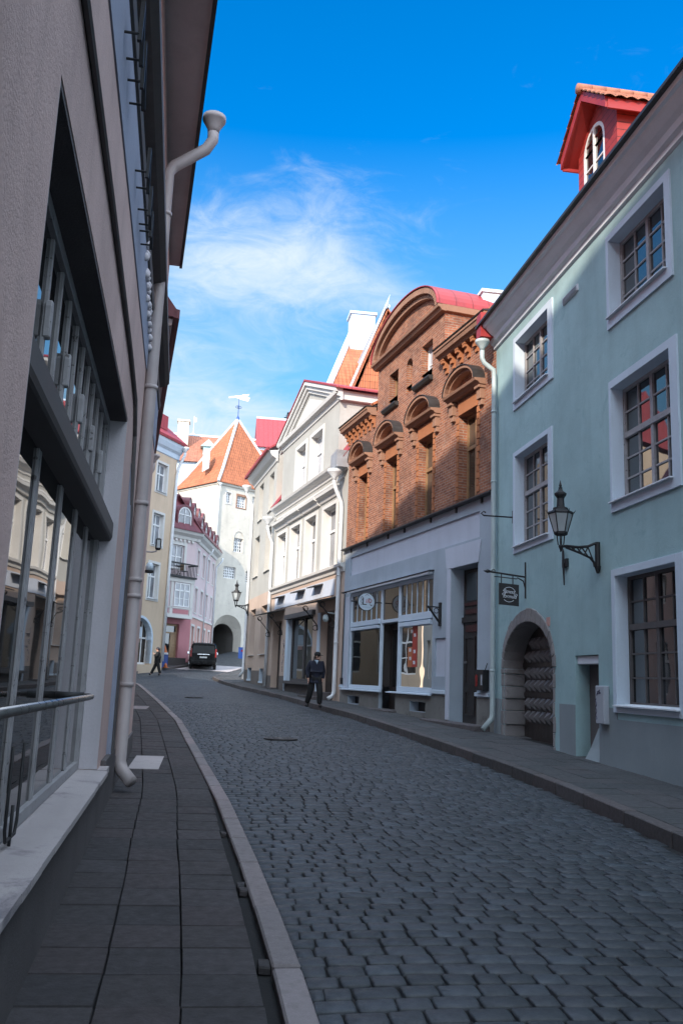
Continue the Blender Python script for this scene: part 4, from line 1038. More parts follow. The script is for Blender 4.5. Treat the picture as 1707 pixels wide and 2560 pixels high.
# small wall things
WB = thing('wall_bracket', 'empty black scroll bracket on the grey wall between shop window and dark door', 'bracket', B.P(3.15, 3.5))
q = MB(); q.box(B, 3.08, 3.2, 3.2, 3.85, 0, .05); q.tube([B.P(3.14, 3.3, .04), B.P(3.14, 3.45, .16), B.P(3.14, 3.7, .36), B.P(3.14, 3.74, .42)], .03, 6); q.tube([B.P(3.14, 3.72, .03), B.P(3.14, 3.72, .4)], .02, 6); q.tube([B.P(3.14, 3.62+.07*sin(t*.6), .14+.07*cos(t*.6)) for t in range(11)], .012, 6); part('arm', q, 'iron', WB)
FX = thing('wall_box', 'small dark box with red and white marks on the grey wall beside the dark door', 'box', B.P(.5, 1.8))
q = MB(); q.box(B, .28, .74, 1.52, 2.02, 0, .16); q.tube([B.P(.3, 2.0, .1), B.P(.26, 2.18, .06)], .015, 6); part('casing', q, 'iron', FX, bev=.03)
q = MB(); q.box(B, .58, .68, 1.62, 1.9, .16, .168); part('red_mark', q, 'redlens', FX); q = MB(); q.box(B, .33, .4, 1.65, 1.9, .16, .168); part('white_mark', q, 'boxgrey', FX)
PO = thing('poster', 'red and orange poster of four squares hung in the grey shop window', 'poster', B.P(5.2, 2.8))
for i in range(2):
    for j in range(4):
        if (i+j) % 2 == 0 or i == 1: pass
q = MB()
for k, (u, z) in enumerate(((5.1, 3.0), (5.1, 2.7), (5.1, 2.4), (5.1, 2.1))): q.box(B, u-.17, u+.17, z-.0, z+.30, -.076, -.068)
part('sheet', q, 'posterr', PO)
q = MB(); q.box(B, 5.27, 5.61, 2.1, 2.69, -.076, -.067); part('sheet', q, 'postero', PO)
q = MB()
for u, z in ((5.33, 3.1), (5.1, 2.98), (5.44, 2.55), (5.1, 2.5), (5.42, 2.3), (5.12, 2.18)):
    for dx in (-.07, -.02, .04): q.box(B, u+dx-.018, u+dx+.018, z, z+.07+.02*(dx > 0), -.067, -.062)
    q.box(B, u-.08, u+.07, z+.07, z+.10, -.067, -.062)
part('pattern', q, 'signwht', PO)

for i, (u, z0, s_, d_) in enumerate(((4.2, 1.5, 1.0, -.4), (4.7, 1.5, .8, -.5), (5.5, 1.5, .9, -.45), (5.95, 1.5, .7, -.35))):
    o = thing('vase', ('largest pale vase in the grey shop window, green stems, nearest the scroll bracket', 'pale vase with white flowers between the largest vase and the poster', 'pale vase with green stems under the red and orange poster', 'smallest pale vase with white flowers, beside the dark shop door')[i], 'vase', B.P(u, z0, d_), 'pale vases in the shop window')
    q = MB(); q.lathe(B.P(u, z0, d_), [(.07*s_, 0), (.15*s_, .12*s_), (.17*s_, .26*s_), (.08*s_, .42*s_), (.06*s_, .5*s_), (.09*s_, .56*s_)], 14); part('body', q, 'ceramic', o, True)
    q = MB(); random.seed(i)
    for k in range(26):
        a = random.uniform(0, 6.3); rr = .22*s_*sqrt(random.random()); c = B.P(u, z0+.62*s_+random.uniform(0, .3)*s_, d_)+V((rr*cos(a), rr*sin(a), 0)); q.lathe(c, [(.01, -.03), (.04*s_, 0), (.01, .03)], 5)
    part('flowers', q, 'ceramic' if i % 2 else 'leaf', o)
# ------------------------------------------------------------------ street lanterns
def lantern(name, label, base, out, reach, s, group=None):
    """hexagonal lantern on a pierced bracket; base on the wall, out = unit vector off the wall"""
    o = thing(name, label, 'street lamp', base, group)
    out = V(out); base = V(base); up = V((0, 0, 1)); c = base+out*reach
    q = MB()
    side = out.cross(up)
    def bp(r, z, w): return base+out*r*reach+up*z*s+side*w
    outer = [(.02, .16), (.14, .16), (.32, .06), (.55, .03), (.86, .05), (1.0, .02), (1.0, -.05), (.88, -.04), (.5, -.15), (.26, -.23), (.16, -.34), (.14, -.48), (.02, -.48)]
    q.tube([bp(r, z, 0) for r, z in ((.02, .10), (.14, .10), (.30, .03), (.55, .0), (.86, .01), (1.0, -.01))], .034*s, 6)
    q.tube([bp(r, z, 0) for r, z in ((.13, -.42), (.15, -.32), (.25, -.22), (.5, -.13), (.88, -.02))], .026*s, 6)
    for a, b in (((.16, -.30), (.30, .02)), ((.30, -.19), (.46, .0)), ((.46, -.13), (.6, .0)), ((.6, -.1), (.74, .0)), ((.30, .02), (.40, -.17)), ((.46, 0), (.56, -.11)), ((.62, 0), (.7, -.07))): q.tube([bp(*a, 0), bp(*b, 0)], .016*s, 6)
    q.tube([bp(.05, .14, 0), bp(.05, -.46, 0)], .06*s, 8); q.tube([bp(.05, -.40, 0), bp(.05, -.56, 0)], [.085*s, .03*s], 8)
    part('bracket', q, 'iron', o)
    n = 6; rot = pi/6+.25
    q = MB(); q.lathe(c, [(.005*s, -.13*s), (.045*s, -.04*s), (.06*s, .0), (.05*s, .03*s)], 8)
    for k in range(4):
        a = pi/4+pi/2*k+.2; q.tube([c+V((.06*s*cos(a), .06*s*sin(a), .03*s)), c+V((.085*s*cos(a), .085*s*sin(a), .25*s))], .014*s, 5)
    q.lathe(c, [(.12*s, .24*s), (.15*s, .27*s), (.155*s, .32*s), (.13*s, .33*s)], n, rot=rot); part('holder', q, 'iron', o)
    rb, rt, z0, z1 = .15*s, .27*s, .32*s, .74*s
    q = MB()
    for k in range(n):
        a = rot+2*pi*k/n; q.tube([c+V((rb*cos(a), rb*sin(a), z0)), c+V((rt*cos(a), rt*sin(a), z1))], .013*s, 5)
        q.tube([c+V((rt*cos(a), rt*sin(a), z1)), c+V((rt*1.22*cos(a), rt*1.22*sin(a), z1+.07*s))], [.016*s, .005*s], 5)
    q.lathe(c, [(rt*.99, z1-.02*s), (rt*1.06, z1), (rt*1.0, z1+.04*s), (rt*.86, z1+.03*s)], n, rot=rot); fr = part('frame', q, 'iron', o)
    for k in range(n):
        a, b = rot+2*pi*k/n, rot+2*pi*(k+1)/n; q = MB(); m = .97
        q.poly(c+V((rb*m*cos(a), rb*m*sin(a), z0)), c+V((rb*m*cos(b), rb*m*sin(b), z0)), c+V((rt*m*cos(b), rt*m*sin(b), z1)), c+V((rt*m*cos(a), rt*m*sin(a), z1))); part('pane', q, 'lampglass', fr)
    q = MB(); q.lathe(c, [(rt*.98, z1+.02*s), (.17*s, z1+.08*s), (.165*s, z1+.13*s), (.09*s, z1+.15*s), (.075*s, z1+.34*s), (.13*s, z1+.42*s), (.135*s, z1+.46*s), (.06*s, z1+.52*s), (.04*s, z1+.57*s), (.05*s, z1+.59*s), (.02*s, z1+.61*s), (.035*s, z1+.635*s), (.004*s, z1+.76*s)], n, rot=rot); part('cap', q, 'iron', o)
    return o
lantern('street_lamp', 'large black hexagonal lantern on a pierced iron bracket on the green wall', G.P(14.68, 4.13), G.n, .72, .80, 'wall lanterns of the street')
lantern('street_lamp', 'distant black wall lantern hanging before the tower passage at the corner of the cream house', L.P(6.6, 5.55), G.n, .75, .98, 'wall lanterns of the street')
# fitness sign
FS = thing('hanging_sign', 'square black sign with white script hanging from a spear tipped iron bracket', 'shop sign', G.P(18.41, 3.9, .4))
u = 18.41; q = MB(); q.tube([G.P(u, 4.02, 0), G.P(u, 4.10, .84)], .02, 8); q.tube([G.P(u, 4.10, .82), G.P(u, 4.105, .88), G.P(u, 4.11, .97)], [.03, .045, .004], 6); q.tube([G.P(u, 3.97, .2), G.P(u, 4.0, .72)], .012, 6)
q.tube([G.P(u, 3.55, .01), G.P(u, 4.35, .01)], .02, 6); q.tube([G.P(u, 3.75, .01), G.P(u, 3.93, .06), G.P(u, 4.0, .2)], .014, 6)
q.tube([G.P(u, 4.12+.035*sin(t*.7), .74+.035*cos(t*.7)) for t in range(8)], .008, 5)
for d in (.30, .56): q.tube([G.P(u, 4.06, d), G.P(u, 3.82, d)], .012, 6)
part('bracket', q, 'iron', FS)
q = MB(); bx0, bx1, zt, zb = .165, .615, 3.84, 3.37
q.hexa([G.P(u+.015, zb, bx0), G.P(u-.015, zb, bx0), G.P(u-.015, zb+.025, bx1), G.P(u+.015, zb+.025, bx1)], [G.P(u+.015, zt, bx0), G.P(u-.015, zt, bx0), G.P(u-.015, zt+.025, bx1), G.P(u+.015, zt+.025, bx1)]); part('board', q, 'signblk', FS)
Rr = V((1, 0, -.05)); Uu = V((.05, 0, 1)); cc = G.P(u-.019, 3.615, .39)
text('fitness', .115, FS, cc+V((-.005, 0, .03)), Rr, Uu, 'signwht', .35, ext=.002, sx=.86); text('formula', .115, FS, cc+V((.01, 0, -.075)), Rr, Uu, 'signwht', .35, ext=.002, sx=.86)
q = MB()
def S(pts, r=.0055): q.tube([cc+Rr.normalized()*a+Uu.normalized()*b+V((0, -.003, 0)) for a, b in pts], r, 5)
S([(.15*cos(t), .012+.15*sin(t)) for t in [.35+(pi-.7)*i/16 for i in range(17)]]); S([(.15*cos(t), -.015+.145*sin(t)) for t in [pi+.75+(pi-1.5)*i/12 for i in range(13)]])
S([(-.12+.035*cos(t), .0+.022*sin(t)) for t in [.6+5.0*i/12 for i in range(13)]]+[(-.09, .02), (-.06, .07)]); S([(.145+.04*cos(t), .005+.022*sin(t)) for t in [-2.6+5.4*i/12 for i in range(13)]])
part('ornament', q, 'signwht', FS)
MBX = thing('meter_box', 'pale grey metal meter box with graffiti scrawls on the green wall', 'meter box', G.P(14.55, 1.4))
q = MB(); q.box(G, 14.38, 14.70, 1.08, 1.72, 0, .11); part('casing', q, 'boxgrey', MBX, bev=.012)
q = MB(); random.seed(3)
for k in range(9): 
    uu, zz = 14.55+.1*random.uniform(-1, 1), 1.62-.05*random.random(); q.tube([G.P(uu, zz, .113), G.P(uu+random.uniform(-.06, .06), zz+random.uniform(-.06, .05), .113)], .009, 4)
q.tube([G.P(14.66+.02*sin(i*1.3), 1.5-.025*i, .113) for i in range(15)], .007, 4); part('graffiti', q, 'graf', MBX)

# ------------------------------------------------------------------ cream house
CH = thing('townhouse', 'cream house with a triangular pediment, red roof edges and tall white framed windows', 'house', C.P(5.8, .9, -4))
c1 = [(8.95, 10.75), (6.45, 8.28), (3.95, 5.78), (1.2, 3.15)]; at = [(6.10, 7.95), (3.52, 5.5)]
ops = [(a+.12, b-.12, 6.0, 8.45, .34) for a, b in c1]+[(a+.12, b-.12, 10.2, 12.12, .34) for a, b in at]
mb = MB(); wall(mb, C, -.02, 11.64, 5.6, 9.85, [o for o in ops if o[3] < 9.8], 9); wall(mb, C, 1.4, 10.45, 9.85, 12.8, [o for o in ops if o[2] > 9.8])
mb.poly(C.P(1.4, 9.85), C.P(1.4, 12.8), C.P(1.4, 12.8, -4), C.P(1.4, 9.85, -4)); mb.poly(C.P(10.45, 9.85), C.P(10.45, 12.8), C.P(10.45, 12.8, -4), C.P(10.45, 9.85, -4))
mb.poly(C.P(1.4, 12.8), C.P(10.45, 12.8), C.P(5.95, 14.6)); part('wall', mb, 'cream', CH)
g0 = [(9.1, 10.7, .5, 4.25, .35), (3.9, 7.9, 1.52, 4.3, .3), (1.05, 2.85, .5, 4.25, .4)]
mb = MB(); wall(mb, C, -.02, 11.64, -1, 5.6, g0); part('ground_floor', mb, 'creamlow', CH)
for i, (a, b) in enumerate(c1): window(CH, C, (a+.12, b-.12, 6.0, 8.45), .32, 'wwood', 'glassc', 2, 1, .04, .09, .62, True, None, (a-.08, b+.08, 5.97, 8.60), 'creamwhite')
for a, b in at: window(CH, C, (a+.12, b-.12, 10.2, 12.12), .32, 'wwood', 'glassw', 2, 1, .04, .09, .6, True, None, (a-.08, b+.08, 10.17, 12.28), 'creamwhite')
mb = MB()
mb.extrude(C, .0, 11.3, [(0, 9.55), (.05, 9.57), (.07, 9.68), (.2, 9.74), (.3, 9.82), (.34, 9.92), (0, 9.97)])
mb.extrude(C, .4, 11.0, [(0, 9.28), (.05, 9.3), (.05, 9.38), (0, 9.4)])
for i, (u0, u1) in enumerate(((1.0, 3.45), (3.55, 6.0), (6.1, 8.55), (8.65, 11.0))):
    e = .0 if i in (0, 3) else .05; mb.extrude(C, u0, u1, [(0, 8.72), (.06+e, 8.74), (.12+e, 8.88), (.28+e, 8.96), (.3+e, 9.08), (0, 9.12)])
mb.extrude(C, .0, 11.3, [(0, 5.62), (.05, 5.64), (.08, 5.76), (.18, 5.82), (.2, 5.92), (0, 5.97)])
mb.extrude(C, 1.2, 10.65, [(0, 12.66), (.05, 12.68), (.08, 12.84), (.26, 12.9), (.3, 13.05), (.0, 13.1)])
part('cornice', mb, 'creamwhite', CH)
mb = MB()
for sg in (-1, 1):
    u0, u1 = 5.95, 5.95+sg*4.85
    for (o, t, d) in ((0, .16, .3), (-.18, .18, .2), (-.34, .16, .1)):
        mb.prism(C, [(u0, 14.72+o), (u0, 14.72+o+t), (u1, 12.95+o+t), (u1, 12.95+o)], 0, d)
mb.box(C, 1.2, 1.4, 12.68, 13.05, -4, -.002)
mb.prism(C, [(3.0, 13.1), (8.9, 13.1), (5.95, 14.1)], 0, .02)
part('pediment', mb, 'creamwhite', CH)
mb = MB()
for sg in (-1, 1):
    a, b = C.P(5.95, 14.90, .34), C.P(5.95+sg*5.0, 13.06, .34); off = -C.n*4.6
    mb.wprism([a, b, b+V((0, 0, .07)), a+V((0, 0, .09))], off)
mb.wprism([C.P(-.02, 9.97, .25), C.P(1.38, 9.97, .25), C.P(1.38, 12.2, -1.3), C.P(-.02, 12.2, -1.3)], V((0, 0, .05))); mb.wprism([C.P(10.47, 9.97, .25), C.P(11.66, 9.97, .25), C.P(11.66, 12.2, -1.3), C.P(10.47, 12.2, -1.3)], V((0, 0, .05)))
mb.wprism([C.P(-.02, 12.2, -1.3), C.P(11.66, 12.2, -1.3), C.P(11.66, 13.3, -4.6), C.P(-.02, 13.3, -4.6)], V((0, 0, .05)))
part('roof', mb, 'redmetal', CH)
# far wing
L0 = [(.74, 2.02, 10.12, 12.15, .36), (3.85, 5.2, 10.12, 12.2, .36), (.64, 2.3, 7.0, 9.28, .36), (4.2, 5.75, 7.03, 9.3, .36), (.7, 2.35, 2.76, 5.24, .36), (4.15, 5.85, 2.76, 5.25, .36), (.85, 2.0, 1.42, 2.05, .3), (4.5, 5.8, 1.5, 2.1, .3)]
mb = MB(); wall(mb, L, -.02, 6.85, 5.9, 12.9, [o for o in L0 if o[2] > 5.9], 9); part('wall', mb, 'cream', CH)
mb = MB(); wall(mb, L, -.02, 6.85, -1, 5.9, [o for o in L0 if o[2] < 5.9], 9); part('ground_floor', mb, 'creamlow', CH)
for o in L0:
    if o[2] > 2.5: window(CH, L, o[:4], .34, 'wwood', 'glassc' if o[2] < 9 else 'glassw', 2, 1, .04, .08, .62, True, o[2], sillmat='creamwhite')
mb = MB()
for o in L0[6:]: mb.poly(L.P(o[0], o[2], -.28), L.P(o[1], o[2], -.28), L.P(o[1], o[3], -.28), L.P(o[0], o[3], -.28))
part('cellar_window', mb, 'doorblk', CH)
mb = MB()
for o in L0[6:]: mb.box(L, o[0]+.0, o[1], o[2]-.09, o[2]+.0, -.28, .04); mb.box(L, o[1]-.02, o[1]-.002, o[2], o[3], -.28, -.003)
part('cellar_sill', mb, 'white', CH)
mb = MB()
for F_, a, b, zt in ((C, 7.92, 9.08, 1.72), (C, 2.9, 3.85, 1.72), (C, 10.72, 11.63, 1.72), (L, 0, .84, 1.9), (L, 2.01, 4.49, 1.95), (L, 5.81, 6.85, 2.0), (L, .84, 2.01, 1.33), (L, 4.49, 5.81, 1.4)): mb.box(F_, a, b, -.5, zt, -.01, .015)
part('plinth', mb, 'creamplinth', CH)
mb = MB(); mb.extrude(L, -.1, 7.0, [(0, 12.45), (.06, 12.48), (.1, 12.62), (.3, 12.74), (.42, 12.9), (.5, 13.0), (0, 13.06)]); part('eaves', mb, 'creamwhite', CH)
mb = MB(); mb.wprism([L.P(-.2, 13.02, .55), L.P(7.15, 13.02, .55), L.P(7.15, 16.2, -4.5), L.P(-.2, 16.2, -4.5)], V((0, 0, .10))); mb.extrude(L, -.2, 7.15, [(.5, 12.98), (.62, 13.0), (.62, 13.16), (.5, 13.16)]); part('roof', mb, 'redmetal', CH)
# shop details
mb = MB(); mb.box(C, 1.2, 10.5, 4.84, 5.46, 0, .035); part('sign_band', mb, 'panel', CH)
for u in (2.6, 5.2, 8.6):
    q = MB(); q.extrude(C, u, u+1.25, [(.03, 5.34), (.36, 5.27), (.37, 5.31), (.03, 5.40)]); part('sign_light', q, 'ledge', CH)
mb = MB(); ring(mb, C, (3.9, 7.9, 1.52, 4.3), (4.0, 7.8, 1.62, 4.2), -.28, -.18); mb.box(C, 5.75, 5.87, 1.62, 4.2, -.28, -.18); mb.box(C, 3.6, 8.05, 4.22, 4.42, -.02, .16); sw = part('shop_window', mb, 'dgwood', CH); WL[sw.name] = WL[CH.name]
q = MB(); q.poly(C.P(4, 1.62, -.24), C.P(7.8, 1.62, -.24), C.P(7.8, 4.2, -.24), C.P(4, 4.2, -.24)); part('pane', q, 'shopglass', sw)
q = MB(); q.box(C, 7.86, 7.9, 1.5, 4.3, -.29, .0); q.box(C, 2.85, 3.2, 1.1, 4.25, -.02, .02); q.box(C, 7.9, 8.2, .7, 4.25, -.01, .02); part('pilaster', q, 'white', CH)
q = MB(); q.box(C, 3.3, 8.1, 1.40, 1.52, -.28, .22); q.box(C, 3.4, 8.0, .7, 1.40, -.1, .02); part('shop_ledge', q, 'dgwood', CH)
for r in ((9.1, 10.7, .6, 4.25), (1.05, 2.85, .6, 4.25)):
    q = MB(); q.box(C, r[0]+.02, r[1]-.02, r[2], r[3]-.02, -.36, -.3); q.box(C, r[0]+.2, r[1]-.2, 1.4, 1.5, -.3, -.27); q.box(C, r[0]+.2, r[1]-.2, 2.9, 3.0, -.3, -.27); part('door', q, 'doorblk', CH)
    q = MB(); q.box(C, r[0]-.1, r[1]+.2, .3, 1.16, -.2, .4); q.box(C, r[0]-.1, r[1]+.2, .3, 1.0, .4, .75); part('step', q, 'granited', CH)
def canopy(u0, u1, z, reach):
    q = MB(); q.extrude(C, u0, u1, [(0, z+.20), (reach, z), (reach, z+.04), (0, z+.26)]); cn_ = part('canopy', q, 'ledge', CH); WL[cn_.name] = WL[CH.name]
    for u in (u0+.25, u1-.25):
        q = MB(); q.tube([C.P(u, z-.95, .03), C.P(u, z-.75, .05), C.P(u, z-.4, .35), C.P(u, z-.06, reach*.8)], .022, 6)
        q.tube([C.P(u, z-.10-.10*sin(t*.55), reach*.78+.1*cos(t*.55)-.1) for t in range(12)], .016, 6); q.tube([C.P(u, z-.85+.1*sin(t*.6), .13+.1*cos(t*.6)) for t in range(11)], .016, 6); part('scroll_bracket', q, 'iron', cn_)
canopy(8.6, 11.5, 4.52, .85); canopy(.6, 3.4, 4.5, .85)
q = MB(); q.tube([C.P(1.0, 4.1, 0), C.P(1.0, 4.12, .3)], .03, 6); q.lathe(C.P(1.0, 3.86, .36), [(.05, .2), (.11, .12), (.12, 0), (.07, -.08)], 10); part('wall_lamp', q, 'gpipe', CH)
q = MB(); q.box(C, 2.9, 3.2, 2.2, 2.52, .02, .12); part('letter_box', q, 'iron', CH)
hp = C.P(.35, 9.35, .45)
downpipe(CH, [hp, hp+V((0, 0, -.3)), C.P(.35, 8.75, .36), C.P(.38, 8.3, .13), C.P(.38, 8.1, .1), C.P(.42, 5, .1), C.P(.45, 1.2, .1), C.P(.45, 1.05, .15), C.P(.4, .95, .34)], .075, 'wpipe', (hp+V((0, 0, .1)), .26), [(C.P(.42, z, .1), (0, 0, 1)) for z in (3, 5.5, 7.5)])
q = MB(); q.wprism([C.P(-.02, 9.6, .5), C.P(.75, 9.6, .5), C.P(.75, 10.15, .5), C.P(-.02, 10.25, .5)], -C.n*.5); part('gutter_box', q, 'zinc', CH)
hp = C.P(11.3, 9.3, .4)
downpipe(CH, [hp, hp+V((0, 0, -.35)), C.P(11.35, 8.6, .3), C.P(11.4, 8.2, .1), C.P(11.4, 5, .1), C.P(11.45, 1.2, .1)], .075, 'wpipe', (hp+V((0, 0, .1)), .26))
hp = L.P(6.75, 12.35, .5)
downpipe(CH, [hp, hp+V((0, 0, -.3)), L.P(6.72, 11.4, .12), L.P(6.72, 11.2, .1), L.P(6.72, 5, .1), L.P(6.72, 1.9, .1), L.P(6.72, 1.6, .3)], .08, 'wpipe', (hp+V((0, 0, .1)), .26))
q = MB(); random.seed(5)
for k in range(10):
    uu, zz = 8.5+.1*random.uniform(-1, 1), 1.9+.15*k; q.tube([C.P(uu, zz, .005), C.P(uu+random.uniform(-.15, .15), zz+random.uniform(.02, .15), .005), C.P(uu+random.uniform(-.12, .12), zz+.1, .005)], .012, 4)
part('graffiti', q, 'graf', CH)
# ------------------------------------------------------------------ ochre house
OH = thing('townhouse', 'tall ochre plaster house with white window frames and red roof facing down the street', 'house', Y.P(-4, 2, -3))
yw = [(-2.4, -1.15, 13.5, 15.4), (-2.42, -1.18, 9.9, 12.0), (-2.44, -1.28, 6.36, 8.66)]
ops = [(a, b, c, d, .3) for a, b, c, d in yw]+[(a-s, b-s, c, d, .3) for a, b, c, d in yw for s in (3.6, 7.2)]+[(-4.45, -1.5, 2.12, 5.05, .45), (-8.6, -5.7, 2.12, 5.05, .3), (-12.6, -9.7, 2.12, 5.05, .3)]
mb = MB(); wall(mb, Y, -13, 0, .5, 16.75, ops, 9); spandrel(mb, Y, -4.45, -1.5, 3.7, 5.05); part('wall', mb, 'yellow', OH)
for o in ops[10:]: window(OH, Y, o[:4], .26, 'wwood', 'glass', 4, 3, .06, .1, .66, True)
for o in ops[:9]: window(OH, Y, o[:4], .26, 'wwood', 'glassc', 2, 1, .05, .1, .64, True, o[2], (o[0]-.16, o[1]+.16, o[2]-.14, o[3]+.16), 'creamwhite')
mb = MB(); mb.arc(Y, -2.975, 3.7, 1.475, 1.35, .16, -.4, .03, 16); mb.box(Y, -1.5, -1.34, 2.2, 3.7, -.4, .03); part('arch_trim', mb, 'white', OH)
mb = MB(); ring(mb, Y, (-4.45, -1.5, 2.12, 5.0), (-4.37, -1.58, 2.25, 4.9), -.42, -.36); mb.box(Y, -4.37, -1.58, 3.75, 3.85, -.42, -.34)
for u in (-3.7, -2.7, -2.1): mb.box(Y, u-.04, u+.04, 2.25, 4.9, -.42, -.36)
so_ = part('shop_window', mb, 'wwood', OH); q = MB(); q.poly(Y.P(-4.4, 2.2, -.39), Y.P(-1.55, 2.2, -.39), Y.P(-1.55, 5, -.39), Y.P(-4.4, 5, -.39)); part('pane', q, 'glassb', so_)
q = MB(); q.box(Y, -3.6, -2.2, 3.86, 4.5, -.36, -.3); part('shop_sign', q, 'white', OH); q = MB(); q.box(Y, -3.4, -2.4, 3.5, 3.75, -.36, -.3); part('shop_sign', q, 'pinklow', OH)
mb = MB(); mb.extrude(Y, -13, .2, [(0, 16.1), (.06, 16.15), (.1, 16.45), (.25, 16.6), (.4, 16.9), (.45, 17.1), (0, 17.1)]); part('cornice', mb, 'white', OH)
mb = MB(); mb.wprism([Y.P(-13, 17.08, .52), Y.P(-13, 17.25, .55), Y.P(-13, 20.6, -3.6), Y.P(-13, 17.1, -8)], Y.dir*13.3); mb.extrude(Y, -2.6, -1.2, [(-.2, 17.9), (-.2, 18.9), (-.7, 19.1), (-2, 18.6)]); part('roof', mb, 'redmetal', OH)
hp = Y.P(.12, 16.5, .5)
downpipe(OH, [hp+V((0, 0, .5)), hp, Y.P(.05, 15.6, .14), Y.P(-.05, 15, .1), Y.P(-.12, 9, .1), Y.P(-.15, 2.4, .1)], .10, 'wpipe', (hp+V((0, 0, .45)), .24))
# ------------------------------------------------------------------ pink house
PH = thing('townhouse', 'pink corner house with balcony over a bay window and maroon roof full of dormers', 'house', (-2.5, 70, 2.8))
sw_ = [(1.0, 2.0), (3.55, 4.75), (6.25, 7.35), (8.8, 9.75)]
ops = [(a, b, 9.25, 11.05, .25) for a, b in sw_]+[(a, b, 6.28, 8.12, .25) for a, b in sw_]
mb = MB(); wall(mb, PS, 0, 10.6, 5.9, 11.9, ops, 7); wall(mb, PF, -7, 0, 5.9, 11.9, [(-2.5, -1.15, 9.3, 11.05, .2)]); part('wall', mb, 'pink', PH)
gops = [(a, b, 3.5, 5.2, .25) for a, b in ((.4, 1.6), (3.2, 4.3), (6.0, 7.1), (8.6, 9.5))]
mb = MB(); wall(mb, PS, 0, 10.6, 1.5, 5.9, gops); part('ground_floor', mb, 'pinklow', PH)
mb = MB(); wall(mb, PF, -7, 0, 1.5, 5.9, [(-2.45, -1.1, 2.75, 5.2, .35)]); part('ground_floor', mb, 'pinkdeep', PH)
for o in ops+gops: window(PH, PS, o[:4], .22, 'wwood', 'glassw', 2, 1, .05, .1, .62, True, None, (o[0]-.16, o[1]+.16, o[2]-.1, o[3]+.16), 'creamwhite')
window(PH, PF, (-2.5, -1.15, 9.3, 11.05), .18, 'wwood', 'glassc', 2, 2, .06, .1, None, True, None, (-2.75, -.9, 9.2, 11.35), 'creamwhite')
mb = MB(); mb.box(PF, -3.6, -.7, 5.75, 8.5, -.05, .75); bay = part('bay_window', mb, 'pink', PH)
mb = MB(); mb.box(PF, -3.65, -.65, 5.6, 5.85, -.05, .82); mb.box(PF, -3.65, -.65, 8.2, 8.52, -.05, .85); mb.box(PF, -3.6, -.7, 6.28, 6.38, .74, .8)
for u in (-2.78, -.85): mb.box(PF, u-.12, u+.12, 5.85, 8.2, .74, .8)
mb.box(PF, -.72, -.66, 5.85, 8.2, .0, .8); part('bay_moulding', mb, 'creamwhite', bay)
mb = MB(); mb.box(PF, -2.55, -1.05, 5.92, 6.22, .752, .77); mb.box(PF, -3.55, -3.0, 5.92, 6.22, .752, .77); part('bay_panel', mb, 'pinkdeep', bay)
mb = MB(); ring(mb, PF, (-2.55, -1.05, 6.42, 8.15), (-2.47, -1.13, 6.5, 8.07), .75, .81)
mb.box(PF, -2.47, -1.13, 7.55, 7.65, .75, .8)
for k in (1, 2): mb.box(PF, -2.47+1.34*k/3-.05, -2.47+1.34*k/3+.05, 6.5, 8.07, .75, .8)
mb.box(PF, -2.47, -1.13, 7.0, 7.03, .75, .79); part('window', mb, 'wwood', bay)
q = MB(); q.poly(PF.P(-2.5, 6.45, .77), PF.P(-1.1, 6.45, .77), PF.P(-1.1, 8.1, .77), PF.P(-2.5, 8.1, .77)); part('pane', q, 'glassc', bay)
mb = MB(); mb.box(PF, -3.75, -.6, 8.53, 8.66, 0, 1.0); mb.box(PF, -3.75, -.6, 9.5, 9.6, .95, 1.03); mb.box(PF, -.66, -.58, 9.5, 9.6, 0, 1.0)
for k in range(22): mb.box(PF, -3.72+.145*k-.012, -3.72+.145*k+.012, 8.66, 9.5, .975, 1.0)
for k in range(6): mb.box(PF, -.63, -.61, 8.66, 9.5, .1+.16*k, .12+.16*k)
part('balcony', mb, 'iron', PH)
mb = MB(); ring(mb, PF, (-2.45, -1.1, 2.75, 5.2), (-2.3, -1.25, 2.75, 5.05), -.3, -.2); mb.box(PF, -2.3, -1.25, 4.5, 4.6, -.3, -.2); mb.box(PF, -1.72, -1.25, 2.75, 4.5, -.28, -.22); d_ = part('door', mb, 'tan', PH)
q = MB(); q.poly(PF.P(-2.35, 2.75, -.28), PF.P(-1.2, 2.75, -.28), PF.P(-1.2, 5.1, -.28), PF.P(-2.35, 5.1, -.28)); part('pane', q, 'glass', d_)
mb = MB(); mb.box(PF, -3, -.6, 2, 2.45, -.1, 1.0); mb.box(PF, -3, -.8, 2.45, 2.75, -.1, .6); part('step', mb, 'granited', PH)
mb = MB(); mb.extrude(PS, -.1, 10.7, [(0, 11.5), (.1, 11.55), (.15, 11.75), (.4, 11.95), (.5, 12.15), (0, 12.2)]); mb.extrude(PF, -7, .35, [(0, 11.5), (.1, 11.55), (.15, 11.75), (.4, 11.95), (.5, 12.15), (0, 12.2)])
for k in range(9): mb.box(PF, -3.9+.42*k, -3.7+.42*k, 11.34, 11.5, -.01, .14)
mb.extrude(PS, 0, 10.6, [(0, 5.82), (.06, 5.84), (.06, 5.96), (0, 5.98)]); part('cornice', mb, 'creamwhite', PH)
mb = MB(); mb.wprism([PS.P(-.3, 12.15, .55), PS.P(10.7, 12.15, .55), PS.P(10.7, 15.2, -1.6), PS.P(-.3, 15.2, -1.6)], V((0, 0, .08))); mb.wprism([PF.P(-7, 12.15, .55), PF.P(.2, 12.15, .55), PF.P(-.6, 15.2, -1.6), PF.P(-7, 15.2, -1.6)], V((0, 0, .08)))
part('roof', mb, 'darkred', PH)
